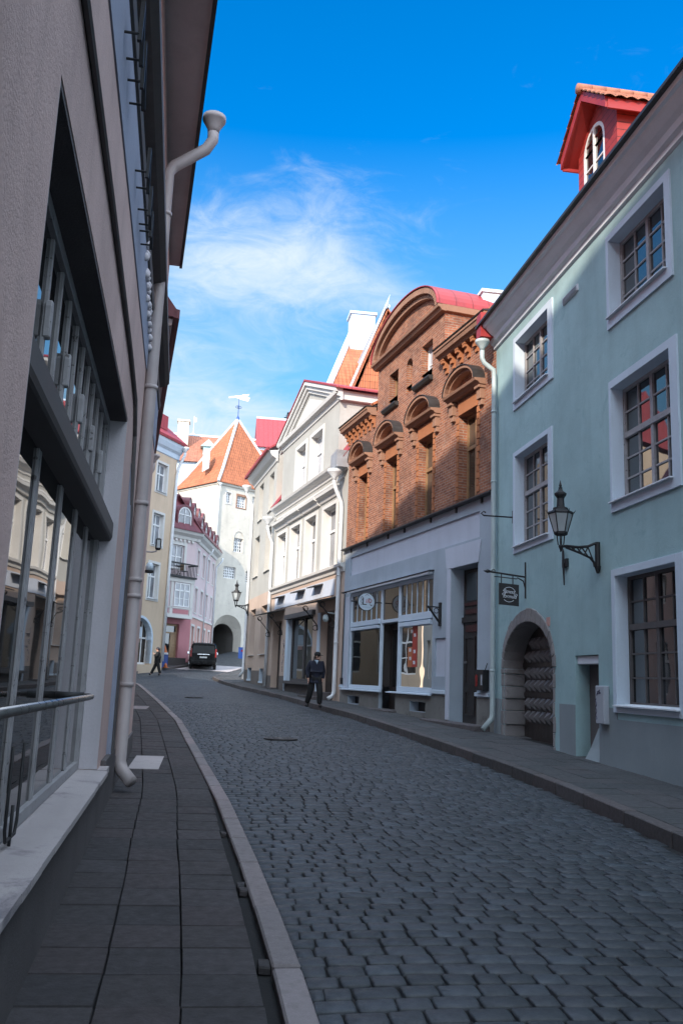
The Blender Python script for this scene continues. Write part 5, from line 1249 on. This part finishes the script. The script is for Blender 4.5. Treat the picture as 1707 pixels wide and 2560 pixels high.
def dormer(F, u, z, d, s):
    q = MB(); hw = .5*s
    q.arc(F, u, z+.75*s, hw, .45*s, .12*s, d-1.4*s, d+.12, 10)
    q.box(F, u-hw-.12*s, u-hw, z-.2, z+.75*s, d-1.4*s, d+.10); q.box(F, u+hw, u+hw+.12*s, z-.2, z+.75*s, d-1.4*s, d+.10); o = part('dormer', q, 'darkred', PH)
    q = MB(); ring(q, F, (u-hw, u+hw, z, z+.75*s), (u-hw+.08, u+hw-.08, z+.06, z+.75*s-.06), d-.02, d+.05); q.box(F, u-.03, u+.03, z+.06, z+1.1*s, d-.02, d+.05); q.arc(F, u, z+.75*s, hw-.1*s, .36*s, .1*s, d-.02, d+.05, 8); part('window', q, 'wwood', o)
    q = MB(); q.poly(*([F.P(u-hw, z, d), F.P(u+hw, z, d)]+[F.P(u+hw*cos(pi*i/8), z+.75*s+.45*s*sin(pi*i/8), d) for i in range(9)])); part('pane', q, 'glassc', o)
dormer(PF, -1.55, 12.35, .2, 1.35)
for k in range(5): dormer(PS, 1.2+2.1*k, 12.4, .1, .95)
for k in range(4): dormer(PS, .9+2.2*k, 13.9, -.9, .95)
hp = PS.P(10.4, 11.75, .6); downpipe(PH, [hp, hp+V((0, 0, -.25)), PS.P(10.45, 10.9, .12), PS.P(10.45, 3.2, .1)], .08, 'wpipe')
downpipe(PH, [PS.P(5.5, 11.8, .5), PS.P(5.5, 11.5, .4), PS.P(5.5, 11.1, .1), PS.P(5.5, 3, .1)], .06, 'wpipe')
for lab, u, d, tp in (('dark chair between ochre house and table on the pink balcony', -2.95, .55, 0), ('dark chair near the outer railing corner of the pink balcony', -1.45, .45, 0), ('small round bistro table between the chairs on the pink balcony', -2.15, .6, 1)):
    if tp:
        o = thing('table', lab, 'table', PF.P(u, 8.66, d)); q = MB(); q.lathe(PF.P(u, 9.36, d), [(.33, 0), (.34, .03), (.01, .035)], 14); part('tabletop', q, 'iron', o)
        for k in range(3): q = MB(); a = 2*pi*k/3; q.tube([PF.P(u, 9.36, d), PF.P(u, 9.0, d), PF.P(u, 8.66, d)+V((.22*cos(a), .22*sin(a), 0))], .018, 5); part('leg', q, 'iron', o)
    else:
        o = thing('chair', lab, 'chair', PF.P(u, 8.66, d), 'balcony chairs'); q = MB(); q.box(PF, u-.2, u+.2, 9.06, 9.1, d-.2, d+.2); part('seat', q, 'iron', o); q = MB(); q.box(PF, u-.24, u-.2, 9.12, 9.6, d-.19, d+.19); part('backrest', q, 'tan', o)
        for a, b in ((-1, -1), (-1, 1), (1, -1), (1, 1)): q = MB(); q.tube([PF.P(u+.18*a, 9.06, d+.18*b), PF.P(u+.2*a, 8.66, d+.2*b)], .017, 5); part('leg', q, 'iron', o)
# ------------------------------------------------------------------ gate tower
GT = thing('gate_tower', 'whitewashed gate tower with a steep orange pyramid roof and an arched road passage', 'tower', (1.2, 83, 3.5))
A_, B_ = 8.2, 6.4
ops = [(.92, 1.46, 16.98, 17.97, .25), (2.17, 3.2, 16.8, 17.85, .3), (2.1, 3.15, 12.67, 13.95, .3), (1.17, 2.52, 10.2, 11.25, .3), (3.72, 4.1, 10.0, 11.1, .25), (3.98, 4.3, 17.0, 18.1, .25), (.45, 3.62, 1.5, 6.95, .05)]
mb = MB(); wall(mb, TR, 0, A_, 1, 18.85, ops); spandrel(mb, TR, .45, 3.62, 5.45, 6.95, 0, 12); wall(mb, TL, 0, B_, 1, 18.85, [])
o1, o2 = TR.dir*A_, TL.dir*B_
c0 = V((-.21, 78, 0))
for a, b in ((c0+o1, c0+o1+o2), (c0+o2, c0+o1+o2)): mb.poly(a+V((0, 0, 1)), b+V((0, 0, 1)), b+V((0, 0, 18.85)), a+V((0, 0, 18.85)))
part('wall', mb, 'tower', GT)
mb = MB()   # splayed arch: outer ring narrows to the dark vault
N = 18
def ring_pts(hw, zs, rise, d): 
    return [TR.P(2.035-hw, 1.5, d)]+[TR.P(2.035-hw*cos(pi*i/N), zs+rise*sin(pi*i/N), d) for i in range(N+1)]+[TR.P(2.035+hw, 1.5, d)]
Ra, Rb, Rc = ring_pts(1.585, 5.45, 1.5, 0), ring_pts(1.28, 4.9, 1.28, -.75), ring_pts(1.28, 5.6, 1.28, -6)
for p, q in ((Ra, Rb),):
    for i in range(len(p)-1): mb.poly(p[i], p[i+1], q[i+1], q[i])
part('arch', mb, 'tower', GT)
mb = MB()
for i in range(len(Rb)-1): mb.poly(Rb[i], Rb[i+1], Rc[i+1], Rc[i])
mb.poly(*Rc)
part('passage', mb, 'towerin', GT)
window(GT, TR, ops[0][:4], .2, 'wwood', 'glassc', 2, 4, .04, .06, None, True, None, (.82, 1.56, 16.88, 18.07), 'creamwhite')
spa = (2.17, 3.2, 16.8, 17.85); window(GT, TR, spa, .2, 'wwood', 'glassc', 4, 4, .05, .06, None, True, None, (2.07, 3.3, 16.7, 18.05), 'terr')
window(GT, TR, ops[2][:4], .2, 'wwood', 'glass', 4, 4, .05, .06, None, True); window(GT, TR, ops[3][:4], .2, 'wwood', 'glass', 6, 4, .05, .06, None, True); window(GT, TR, ops[4][:4], .2, 'wwood', 'glass', 2, 5, .04, .05, None, False); window(GT, TR, ops[5][:4], .2, 'wwood', 'glassc', 2, 4, .04, .05, None, False)
mb = MB(); mb.arc(TR, 2.62, 13.95, .53, .62, .09, -.01, .05, 12); mb.box(TR, 2.0, 2.09, 12.7, 13.95, -.01, .05); mb.box(TR, 3.16, 3.25, 12.7, 13.95, -.01, .05); part('blind_arch', mb, 'tower', GT)
apex = V((1.19, 82.9, 26.2)); e = .28; ze = 18.75
cs = [c0-TR.dir*e-TL.dir*e, c0+TR.dir*(A_+e)-TL.dir*e, c0+TR.dir*(A_+e)+TL.dir*(B_+e), c0-TR.dir*e+TL.dir*(B_+e)]
cs = [V((p.x, p.y, ze)) for p in cs]
mb = MB()
for i in range(4):
    a, b = cs[i], cs[(i+1) % 4]; m0 = a.lerp(apex, .22)+V((0, 0, -.22)); m1 = b.lerp(apex, .22)+V((0, 0, -.22))
    mb.poly(a, b, m1, m0); mb.poly(m0, m1, apex)
mb.poly(*cs); rf = part('roof', mb, 'tile', GT)
mb = MB()
for a in cs: mb.tube([a+V((0, 0, .04)), a.lerp(apex, .22)+V((0, 0, -.17)), apex], .13, 6)
part('ridge', mb, 'white', rf)
mb = MB(); mb.extrude(TR, -.2, A_, [(0, 18.5), (.12, 18.55), (.2, 18.72), (0, 18.75)]); mb.extrude(TL, -.2, B_, [(0, 18.55), (.08, 18.58), (.1, 18.72), (0, 18.75)]); part('eaves', mb, 'tower', GT)
downpipe(GT, [TR.P(.02, 18.5, .22), TR.P(.02, 18.2, .2), TR.P(.05, 17.9, .1), TR.P(.05, 3.5, .1)], .07, 'wpipe', (TR.P(.02, 18.55, .22), .16))
mb = MB(); mb.wprism([V((-1.82, 79.9, 20.0)), V((-1.22, 79.9, 20.4)), V((-1.22, 80.6, 20.9)), V((-1.82, 80.6, 20.5))], V((0, 0, 1.5))); ch_ = part('chimney', mb, 'white', GT)
mb = MB(); mb.tube([apex+V((0, 0, -.1)), apex+V((0, 0, 2.2))], [.05, .025], 6); mb.lathe(apex+V((0, 0, -.1)), [(.2, 0), (.12, .25), (.05, .4)], 8)
for k in range(2): mb.tube([apex+V((.28*cos(t*pi/8)*(1 if k else .3), .28*cos(t*pi/8)*(.3 if k else 1), 1.2+.13*sin(t*pi/8))) for t in range(17)], .025, 5)
vn = part('weathervane', mb, 'blue', GT)
q = MB(); F_ = Facade((apex.x, apex.y), 90, -1); q.prism(F_, [(-1.0, 2.25+26.0), (-.3, 2.35+26.0), (.1, 2.2+26), (.9, 2.05+26), (1.05, 2.45+26), (.75, 2.55+26), (1.0, 2.8+26), (.4, 2.75+26), (.1, 2.6+26), (-.3, 2.55+26), (-1.0, 2.4+26)], -.02, .02); part('flag', q, 'gold', vn)
# ------------------------------------------------------------------ roofs and houses on the hill behind
def hillhouse(name, label, cat, x0, x1, y0, y1, zb, ze, zr, rm, wm='white', hip=0.0):
    o = thing(name, label, cat, ((x0+x1)/2, (y0+y1)/2, zb)); q = MB(); q.wbox(x0, x1, y0, y1, zb, ze); part('wall', q, wm, o)
    ym = (y0+y1)/2; q = MB(); a = [V((x0-.3, y0-.4, ze)), V((x1+.3, y0-.4, ze)), V((x1+.3-hip, ym, zr)), V((x0-.3+hip, ym, zr)), V((x0-.3, y1+.4, ze)), V((x1+.3, y1+.4, ze))]
    q.add(a, [[0, 1, 2, 3], [3, 2, 5, 4], [0, 3, 4], [1, 5, 2], [0, 4, 5, 1]]); r = part('roof', q, rm, o); q = MB(); q.tube([a[3], a[2]], .17, 6)
    if hip: q.tube([a[0], a[3]], .2, 6); q.tube([a[3], a[4]], .2, 6); q.tube([a[1], a[2]], .2, 6)
    part('ridge', q, 'white', r); return o, r
hh, hr = hillhouse('house', 'long hill house with a brown tile roof, stained chimney and small green dormer', 'house', -12, 4.5, 93, 103, 5, 24.0, 28.3, 'tileb')
q = MB(); q.wbox(-5.15, -3.95, 95.2, 96.4, 24, 29.1); q.wbox(-5.25, -3.85, 95.1, 96.5, 29.1, 29.3); part('chimney', q, 'tower', hh)
q = MB(); q.wbox(-2.2, -1.15, 94.2, 96.5, 24.4, 26.2); q.wprism([V((-2.5, 94.0, 26.15)), V((-1.65, 94.0, 26.95)), V((-.85, 94.0, 26.15))], V((0, 2.6, 0))); part('dormer', q, 'green', hh)
q = MB(); q.tube([V((-3.6, 100, 28)), V((-3.6, 100, 31.2))], .04, 5); q.lathe((-3.6, 100, 28.9), [(.02, -.35), (.28, -.15), (.34, 0), (.28, .15), (.02, .35)], 10); q.wbox(-3.6, -3.3, 99.99, 100.01, 30.5, 31); part('finial', q, 'gold', hh)
hh, hr = hillhouse('house', 'house with a bright red sheet metal roof rising behind the orange tower roof', 'house', 3.9, 12, 96, 104, 6, 27.0, 31.6, 'redmetal')
hh, hr = hillhouse('house', 'house with steep orange hipped tile roof and tall white chimney above the cream pediment', 'house', 5.6, 13.5, 46, 56, .5, 17.0, 23.2, 'tile', hip=2.2)
q = MB(); q.wbox(7.1, 8.55, 49.2, 50.4, 19, 23.4); q.wbox(7.0, 8.65, 49.1, 50.5, 23.4, 23.55); part('chimney', q, 'white', hh)
TG = thing('house', 'tile roof with broad white verge rising between cream pediment and brick gable', 'house', (8.3, 45, 1))
q = MB(); q.wbox(6.1, 10.3, 40.2, 50, 1, 15.3); part('wall', q, 'white', TG)
ax, az = 7.55, 19.75
q = MB(); q.wprism([V((5.85, 40, 15.2)), V((5.85, 50, 15.2)), V((ax, 50, az)), V((ax, 40, az))], V((.1, 0, .12))); q.wprism([V((ax, 40, az)), V((ax, 50, az)), V((10.5, 50, 15.2)), V((10.5, 40, 15.2))], V((.0, 0, .12))); rr_ = part('roof', q, 'tile', TG)
q = MB(); q.wprism([V((5.75, 39.9, 15.2)), V((5.75, 40.6, 15.2)), V((ax, 40.5, az+.25)), V((ax, 39.9, az+.25))], V((.1, 0, .5))); q.tube([V((ax, 40, az+.15)), V((ax, 50, az+.15))], .15, 6); part('verge', q, 'white', rr_)
q = MB(); q.add([V((6.1, 40.2, 15.2)), V((10.3, 40.2, 15.2)), V((ax, 40.2, az-.1))], [[0, 1, 2]]); part('gable', q, 'tile', TG)
TRE = thing('tree', 'blue green tree top showing above the red roof beside the cream pediment', 'tree', (7.6, 101, 10))
q = MB(); q.tube([V((7.6, 101, 10)), V((7.5, 101, 27)), V((7.6, 101, 32))], [.4, .25, .05], 7); part('trunk', q, 'bark', TRE)
q = MB(); random.seed(11)
for k in range(2600):
    z = random.uniform(24, 32.9); r = 2.6*((33.2-z)/9)**.7*sqrt(random.random())*(1 if random.random() < .8 else 1.2); a = random.uniform(0, 2*pi)
    c = V((7.5+r*cos(a), 101+r*sin(a), z-r*.25)); t = V((random.gauss(0, 1), random.gauss(0, 1), random.gauss(0, 1))).normalized(); s = t.cross(V((random.gauss(0, 1), random.gauss(0, 1), 1))).normalized(); L_ = random.uniform(.1, .24)
    q.poly(c-t*L_-s*L_*.3, c+t*L_-s*L_*.2, c+t*L_*.8+s*L_*.3, c-t*L_+s*L_*.3)
part('crown', q, 'leaf', TRE)
# ------------------------------------------------------------------ things on the ground
def cover(label, x, y, r, zoff, name='manhole_cover'):
    q = MB(); z = roadz(x, y)+zoff; q.lathe((x, y, z), [(r, -.03), (r, .004), (r*.94, .008), (r*.92, .002), (r*.5, .004), (.01, .004)], 28)
    for k in range(6): q.lathe((x+.55*r*cos(k*pi/3), y+.55*r*sin(k*pi/3), z), [(.06, .0), (.06, .009), (.01, .009)], 8)
    solo(name, q, 'ledge', label, 'manhole cover', 'manhole covers in the road', smooth=False)
cover('larger looking round manhole cover in the cobbled road opposite the brick house', 1.5, 18.0, .34, .02); cover('round manhole cover far up the cobbled road, nearest to the van', -.47, 32.5, .33, .02)
def flag(label, x0, x1, y0, y1, mat):
    q = MB(); zz = gz((y0+y1)/2); q.hexa([V((x, y, gz(y)-.03)) for x, y in ((x0, y0), (x1, y0), (x1, y1), (x0, y1))], [V((x, y, gz(y)+.009)) for x, y in ((x0, y0), (x1, y0), (x1, y1), (x0, y1))]); solo('inspection_cover', q, mat, label, 'cover', bev=.004)
flag('pale cracked rectangular cover slab in the pavement near the foot of the tall downpipe', -1.02, -.6, 12.8, 14.3, 'sill'); flag('smaller pinkish flat slab in the pavement beyond the pale cracked cover', -2.05, -1.62, 25.0, 26.3, 'granite')
RSG = thing('road_sign', 'blue square dead end sign with red and white mark by the cream corner', 'road sign', (2.05, 54.5, gz(54.5)))
q = MB(); q.tube([V((2.05, 54.5, 1.3)), V((2.05, 54.5, 3.4))], .03, 8); part('post', q, 'zinc', RSG)
q = MB(); q.wbox(1.70, 2.40, 54.44, 54.46, 2.68, 3.36); part('panel', q, 'blue', RSG); q = MB(); q.wbox(1.97, 2.13, 54.43, 54.438, 2.76, 3.1); part('stem', q, 'signwht', RSG); q = MB(); q.wbox(1.86, 2.24, 54.42, 54.43, 3.1, 3.2); part('bar', q, 'redlens', RSG)
AB = thing('sandwich_board', 'blue sandwich board with a white top strip beside the ochre house corner', 'board', (-3.15, 62.5, 1.95))
for s in (-1, 1):
    q = MB(); q.hexa([V((-3.5, 62.5+s*.3, 2.0)), V((-2.85, 62.5+s*.3, 2.0)), V((-2.85, 62.53+s*.3, 2.0)), V((-3.5, 62.53+s*.3, 2.0))], [V((-3.5, 62.5+s*.05, 3.0)), V((-2.85, 62.5+s*.05, 3.0)), V((-2.85, 62.53+s*.05, 3.0)), V((-3.5, 62.53+s*.05, 3.0))]); part('panel', q, 'blue', AB)
q = MB(); q.wbox(-3.5, -2.85, 62.40, 62.43, 2.9, 3.02); part('strip', q, 'signwht', AB)
PA = thing('parasol', 'small folded orange brown parasol behind the blue sandwich board', 'parasol', (-3.15, 63.1, 2.0))
q = MB(); q.tube([V((-3.15, 63.1, 2.0)), V((-3.15, 63.1, 3.15))], .03, 6); part('pole', q, 'iron', PA); q = MB(); q.lathe((-3.15, 63.1, 2.85), [(.24, 0), (.2, .2), (.12, .45), (.03, .7)], 9); part('canopy', q, 'orange', PA)
q = MB(); q.lathe((-2.95, 62.0, gz(62)+.1), [(.2, 0), (.2, .03), (.13, .03), (.1, .2), (.03, .33)], 10); solo('traffic_cone', q, 'orange', 'low orange red cone on the pavement under the blue sandwich board', 'cone')
# ------------------------------------------------------------------ van
VN = thing('parked_van', 'black van seen from behind, stopped before the tower passage', 'van', (-.45, 63.3, gz(64.2)-.06), rot=radians(2))
def vring(y, zs): return [V((sx*w, y, z)) for sx, w, z in zs]
ST = [(0.0, .86, .93, .92, .74, 1.74), (.12, .90, .95, .94, .77, 1.80), (1.2, .91, .96, .95, .78, 1.84), (2.4, .91, .96, .95, .77, 1.80), (3.1, .91, .95, .93, .72, 1.5), (3.3, .9, .94, .9, .70, 1.12), (4.1, .82, .86, .82, .6, 1.0), (4.3, .7, .74, .7, .5, .8)]
q = MB(); rows = []
for y_, wb, w1, w2, wr, zr in ST:
    pr = [(wb, .30), (w1, .55), (w2, min(1.08, zr*.8)), (wr+.07, zr-.10), (wr-.05, zr), (wr*.5, zr+.03)]
    rows.append([V((-w_, y_, z)) for w_, z in pr]+[V((w_, y_, z)) for w_, z in pr[::-1]])
n = len(rows[0]); k0 = len(q.v)
for r_ in rows: q.v += r_
for i in range(len(rows)-1):
    for j in range(n): q.f.append([i*n+j, i*n+(j+1) % n, (i+1)*n+(j+1) % n, (i+1)*n+j])
q.f.append(list(range(n))[::-1]); q.f.append([(len(rows)-1)*n+j for j in range(n)])
part('body', q, 'car', VN, local=True, bev=.02)
q = MB(); q.add([V((-.80, -.012, 1.10)), V((.80, -.012, 1.10)), V((.71, -.004, 1.62)), V((-.71, -.004, 1.62))], [[0, 1, 2, 3]]); part('rear_window', q, 'carglass', VN, local=True)
for s in (-1, 1):
    q = MB(); q.add([V((s*.955, .5, 1.12)), V((s*.965, 2.6, 1.12)), V((s*.845, 2.5, 1.62)), V((s*.845, .6, 1.66))], [[0, 1, 2, 3]]); part('side_window', q, 'carglass', VN, local=True)
    q = MB(); q.wbox(s*.865-.05, s*.865+.05, -.02, .06, .82, 1.42); part('tail_light', q, 'redlens', VN, local=True, bev=.015)
    q = MB(); q.wbox(s*1.02-.09, s*1.02+.09, 2.55, 2.7, 1.05, 1.25); part('mirror', q, 'chrome', VN, local=True, bev=.03)
    for y_ in (.72, 3.4):
        q = MB(); q.tube([V((s*.74, y_, .32)), V((s*.95, y_, .32))], .32, 18); wl = part('wheel', q, 'rubber', VN, local=True); q = MB(); q.tube([V((s*.94, y_, .32)), V((s*.96, y_, .32))], .2, 14); part('rim', q, 'chrome', wl, local=True)
q = MB(); q.wbox(-.88, .88, -.09, .05, .34, .60); part('bumper', q, 'car', VN, local=True, bev=.03)
q = MB(); q.wbox(-.42, .42, -.04, .0, 1.0, 1.045); part('trim_strip', q, 'chrome', VN, local=True)
q = MB(); q.wbox(-.26, .26, -.035, .0, .76, .87); part('number_plate', q, 'plate', VN, local=True)
q = MB(); q.wbox(-.75, -.71, .2, 2.2, 1.86, 1.90); q.wbox(.71, .75, .2, 2.2, 1.86, 1.90); part('roof_rail', q, 'iron', VN, local=True)
# ------------------------------------------------------------------ people
def skin(name, joints, edges, mat, par, root, sub=2):
    ks = list(joints); me = bpy.data.meshes.new(name); me.from_pydata([joints[k][0] for k in ks], [(ks.index(a), ks.index(b)) for a, b in edges], [])
    o = bpy.data.objects.new(name, me); COL.objects.link(o)
    o.modifiers.new('s', 'SKIN'); sk = me.skin_vertices[0].data
    for i, k in enumerate(ks):
        r = joints[k][1]; sk[i].radius = r if isinstance(r, tuple) else (r, r); sk[i].use_root = (k == root)
    ss = o.modifiers.new('ss', 'SUBSURF'); ss.levels = sub; ss.render_levels = sub
    dg = bpy.context.evaluated_depsgraph_get(); m2 = bpy.data.meshes.new_from_object(o.evaluated_get(dg)); o.modifiers.clear(); o.data = m2
    m2.materials.clear(); m2.materials.append(M[mat]); m2.polygons.foreach_set('use_smooth', [True]*len(m2.polygons)); m2.name = name
    o.parent = par; WL[o.name] = V((0, 0, 0)); return o
def chain(*a): return list(zip(a, a[1:]))
def person(label, loc, rot, J, jacket, trousers, hat=None, collar=None, headdir=(0, -1), sc=1.0, hairmat='hair', longhair=False):
    p = thing('person', label, 'person', loc, rot=rot); p.scale = (sc, sc, sc)
    hx, hy, hz = J['head']; R = {}
    def put(k, r): R[k] = (J[k], r)
    for k, r in (('pel', (.145, .11)), ('spine', (.135, .10)), ('chest', (.155, .11)), ('neck', .055)): put(k, r)
    R['jaw'] = ((hx+headdir[0]*.02, hy+headdir[1]*.02, hz-.075), (.065, .075)); R['cran'] = ((hx-headdir[0]*.012, hy-headdir[1]*.012, hz+.02), (.078, .092)); R['crown'] = ((hx, hy, hz+.095), (.05, .06))
    for s in 'lr':
        put('sh'+s, .06); put('el'+s, .046); put('wr'+s, .03); put('hip'+s, .085); put('kn'+s, .06); put('an'+s, .036); put('to'+s, .022)
        h = V(J['wr'+s])+(V(J['wr'+s])-V(J['el'+s])).normalized()*.075; R['pa'+s] = (tuple(h), (.036, .022))
    E = chain('pel', 'spine', 'chest', 'neck', 'jaw', 'cran', 'crown')
    for s in 'lr': E += chain('chest', 'sh'+s, 'el'+s, 'wr'+s, 'pa'+s)+chain('pel', 'hip'+s, 'kn'+s, 'an'+s, 'to'+s)
    for s in 'lr':                       # five fingers, curled and unequal
        w0 = V(J['wr'+s]); dd = (w0-V(J['el'+s])).normalized(); side = dd.cross(V((1, 0, 0) if abs(dd.x) < .8 else (0, 1, 0))).normalized(); nrm = dd.cross(side)
        for i, (off, ln) in enumerate(((-.027, .062), (-.009, .072), (.009, .068), (.027, .052))):
            a = w0+dd*.085+side*off; b = a+dd*ln*.5+nrm*.008; c = b+dd*ln*.35+nrm*.026
            R['f%s%da' % (s, i)] = (tuple(a), .0095); R['f%s%db' % (s, i)] = (tuple(b), .0088); R['f%s%dc' % (s, i)] = (tuple(c), .0075)
            E += chain('pa'+s, 'f%s%da' % (s, i), 'f%s%db' % (s, i), 'f%s%dc' % (s, i))
        a = w0+dd*.04-side*.035; b = a+dd*.035-side*.02+nrm*.012; R['t%sa' % s] = (tuple(a), .011); R['t%sb' % s] = (tuple(b), .009); E += chain('pa'+s, 't%sa' % s, 't%sb' % s)
    skin('body', R, E, 'skin', p, 'pel')
    hd = V((headdir[0], headdir[1], 0)).normalized(); sd = V((-hd.y, hd.x, 0)); H0 = V(J['head'])
    q = MB(); q.tube([H0+hd*.075+V((0, 0, .02)), H0+hd*.108+V((0, 0, -.03)), H0+hd*.085+V((0, 0, -.045))], [.010, .018, .012], 6)
    for s in (-1, 1): q.lathe(H0+sd*s*.083+V((0, 0, -.02)), [(.004, -.035), (.016, -.02), (.02, .01), (.012, .032), (.003, .036)], 7)
    part('nose_and_ears', q, 'skin', p, True, local=True)
    q = MB()
    for s in (-1, 1): q.lathe(H0+hd*.088+sd*s*.032+V((0, 0, .012)), [(.002, -.008), (.011, -.003), (.011, .003), (.002, .008)], 7)
    part('eyes', q, 'ink', p, True, local=True)
    q = MB(); q.tube([H0+hd*.088-sd*.026+V((0, 0, -.07)), H0+hd*.098+V((0, 0, -.072)), H0+hd*.088+sd*.026+V((0, 0, -.07))], .006, 5); part('mouth', q, 'inkred', p, True, local=True)
    q = MB(); q.lathe(H0-hd*.018+V((0, 0, .0)), [(.082, -.06), (.096, .0), (.098, .05), (.08, .10), (.03, .13)], 12)
    if longhair: q.tube([H0-hd*.06+V((0, 0, .06)), H0-hd*.10, H0-hd*.11+V((0, 0, -.2))], [.07, .075, .03], 8)
    if hat or True: part('hair', q, hairmat, p, True, local=True) if not hat else None
    if hat:
        q = MB(); q.lathe(H0-hd*.005, [(.088, -.005), (.104, .02), (.108, .06), (.09, .11), (.04, .135), (.005, .14)], 14); b0 = H0+V((0, 0, .025))
        q.wprism([b0+hd*.08+sd*.08, b0+hd*.16+sd*.06+V((0, 0, -.012)), b0+hd*.185+V((0, 0, -.016)), b0+hd*.16-sd*.06+V((0, 0, -.012)), b0+hd*.08-sd*.08], V((0, 0, .014))); part('cap', q, hat, p, True, local=True)
        q = MB(); q.lathe(H0-hd*.02, [(.07, -.08), (.086, -.05), (.09, .0)], 12); part('hair', q, hairmat, p, True, local=True)
    Jk = {}
    def pj(k, r, d=(0, 0, 0)): Jk[k] = (tuple(V(J[k])+V(d)), r)
    Jk['hem'] = (tuple(V(J['pel'])+V((0, 0, -.16))), (.205, .165)); pj('pel', (.20, .16)); pj('spine', (.205, .155)); pj('chest', (.205, .145)); Jk['col'] = (tuple(V(J['neck'])+V((0, 0, -.045))), .09)
    for s in 'lr': pj('sh'+s, .10); pj('el'+s, .085); Jk['cf'+s] = (tuple(V(J['el'+s]).lerp(V(J['wr'+s]), .93)), .062)
    E = chain('hem', 'pel', 'spine', 'chest', 'col')
    for s in 'lr': E += chain('chest', 'sh'+s, 'el'+s, 'cf'+s)
    skin('jacket', Jk, E, jacket, p, 'pel')
    Tk = {'pel': (J['pel'], (.17, .125))}; E = []
    for s in 'lr':
        Tk['hip'+s] = (J['hip'+s], .130); Tk['kn'+s] = (J['kn'+s], .105); Tk['an'+s] = (tuple(V(J['an'+s])+V((0, 0, .01))), .090); E += chain('pel', 'hip'+s, 'kn'+s, 'an'+s)
    skin('trousers', Tk, E, trousers, p, 'pel')
    for s in 'lr':
        a, t = V(J['an'+s]), V(J['to'+s]); skin('shoe', {'h': (tuple(a+V((0, 0, -.02))), (.065, .06)), 'm': (tuple((a+t)/2+V((0, 0, -.005))), (.066, .06)), 't': (tuple(t+(t-a)*.12), (.06, .05))}, chain('h', 'm', 't'), 'shoe', p, 'h', 1)
    if collar:
        nk = V(J['neck']); q = MB(); q.tube([nk+V((-.03, -.085, .0)), nk+V((0, -.105, -.10)), nk+V((.03, -.085, .0))], [.022, .03, .022], 7); q.lathe(nk+V((0, 0, -.03)), [(.075, -.02), (.07, .03), (.062, .045)], 12); part('shirt_collar', q, collar, p, True, local=True)
    return p
JM = dict(pel=(0, 0, .95), spine=(0, -.01, 1.12), chest=(0, -.02, 1.33), neck=(.005, -.02, 1.48), head=(.03, -.05, 1.62),
          shl=(.19, -.01, 1.39), ell=(.25, .04, 1.12), wrl=(.22, -.05, .88), shr=(-.19, -.01, 1.39), elr=(-.27, .03, 1.12), wrr=(-.25, -.06, .88),
          hipl=(.09, 0, .92), knl=(.13, -.13, .50), anl=(.14, -.10, .09), tol=(.16, -.25, .045), hipr=(-.09, 0, .92), knr=(-.15, .0, .50), anr=(-.22, .16, .11), tor=(-.235, .03, .045))
person('man in navy jacket, dark trousers and black cap striding along the pavement', (3.33, 27.9, gz(27.9)+.035), radians(4), JM, 'navy', 'black', 'black', 'shirt', (.86, -.5), .985)
JW = dict(pel=(0, 0, .95), spine=(0, .01, 1.12), chest=(-.01, .0, 1.33), neck=(-.02, 0, 1.48), head=(-.05, 0, 1.61),
          shl=(.01, -.18, 1.39), ell=(-.08, -.22, 1.12), wrl=(-.22, -.10, 1.30), shr=(.01, .18, 1.39), elr=(.10, .22, 1.12), wrr=(-.02, .2, .93),
          hipl=(0, -.09, .92), knl=(.10, -.09, .50), anl=(.22, -.09, .12), tol=(.10, -.09, .05), hipr=(0, .09, .92), knr=(-.16, .09, .52), anr=(-.34, .09, .10), tor=(-.46, .09, .06))
person('distant person in black clothes crossing the road with a hand raised to the chin', (-3.15, 55.6, gz(55.6)-.03), 0.0, JW, 'black', 'black', None, None, (-1, 0), 1.0, 'ink', True)
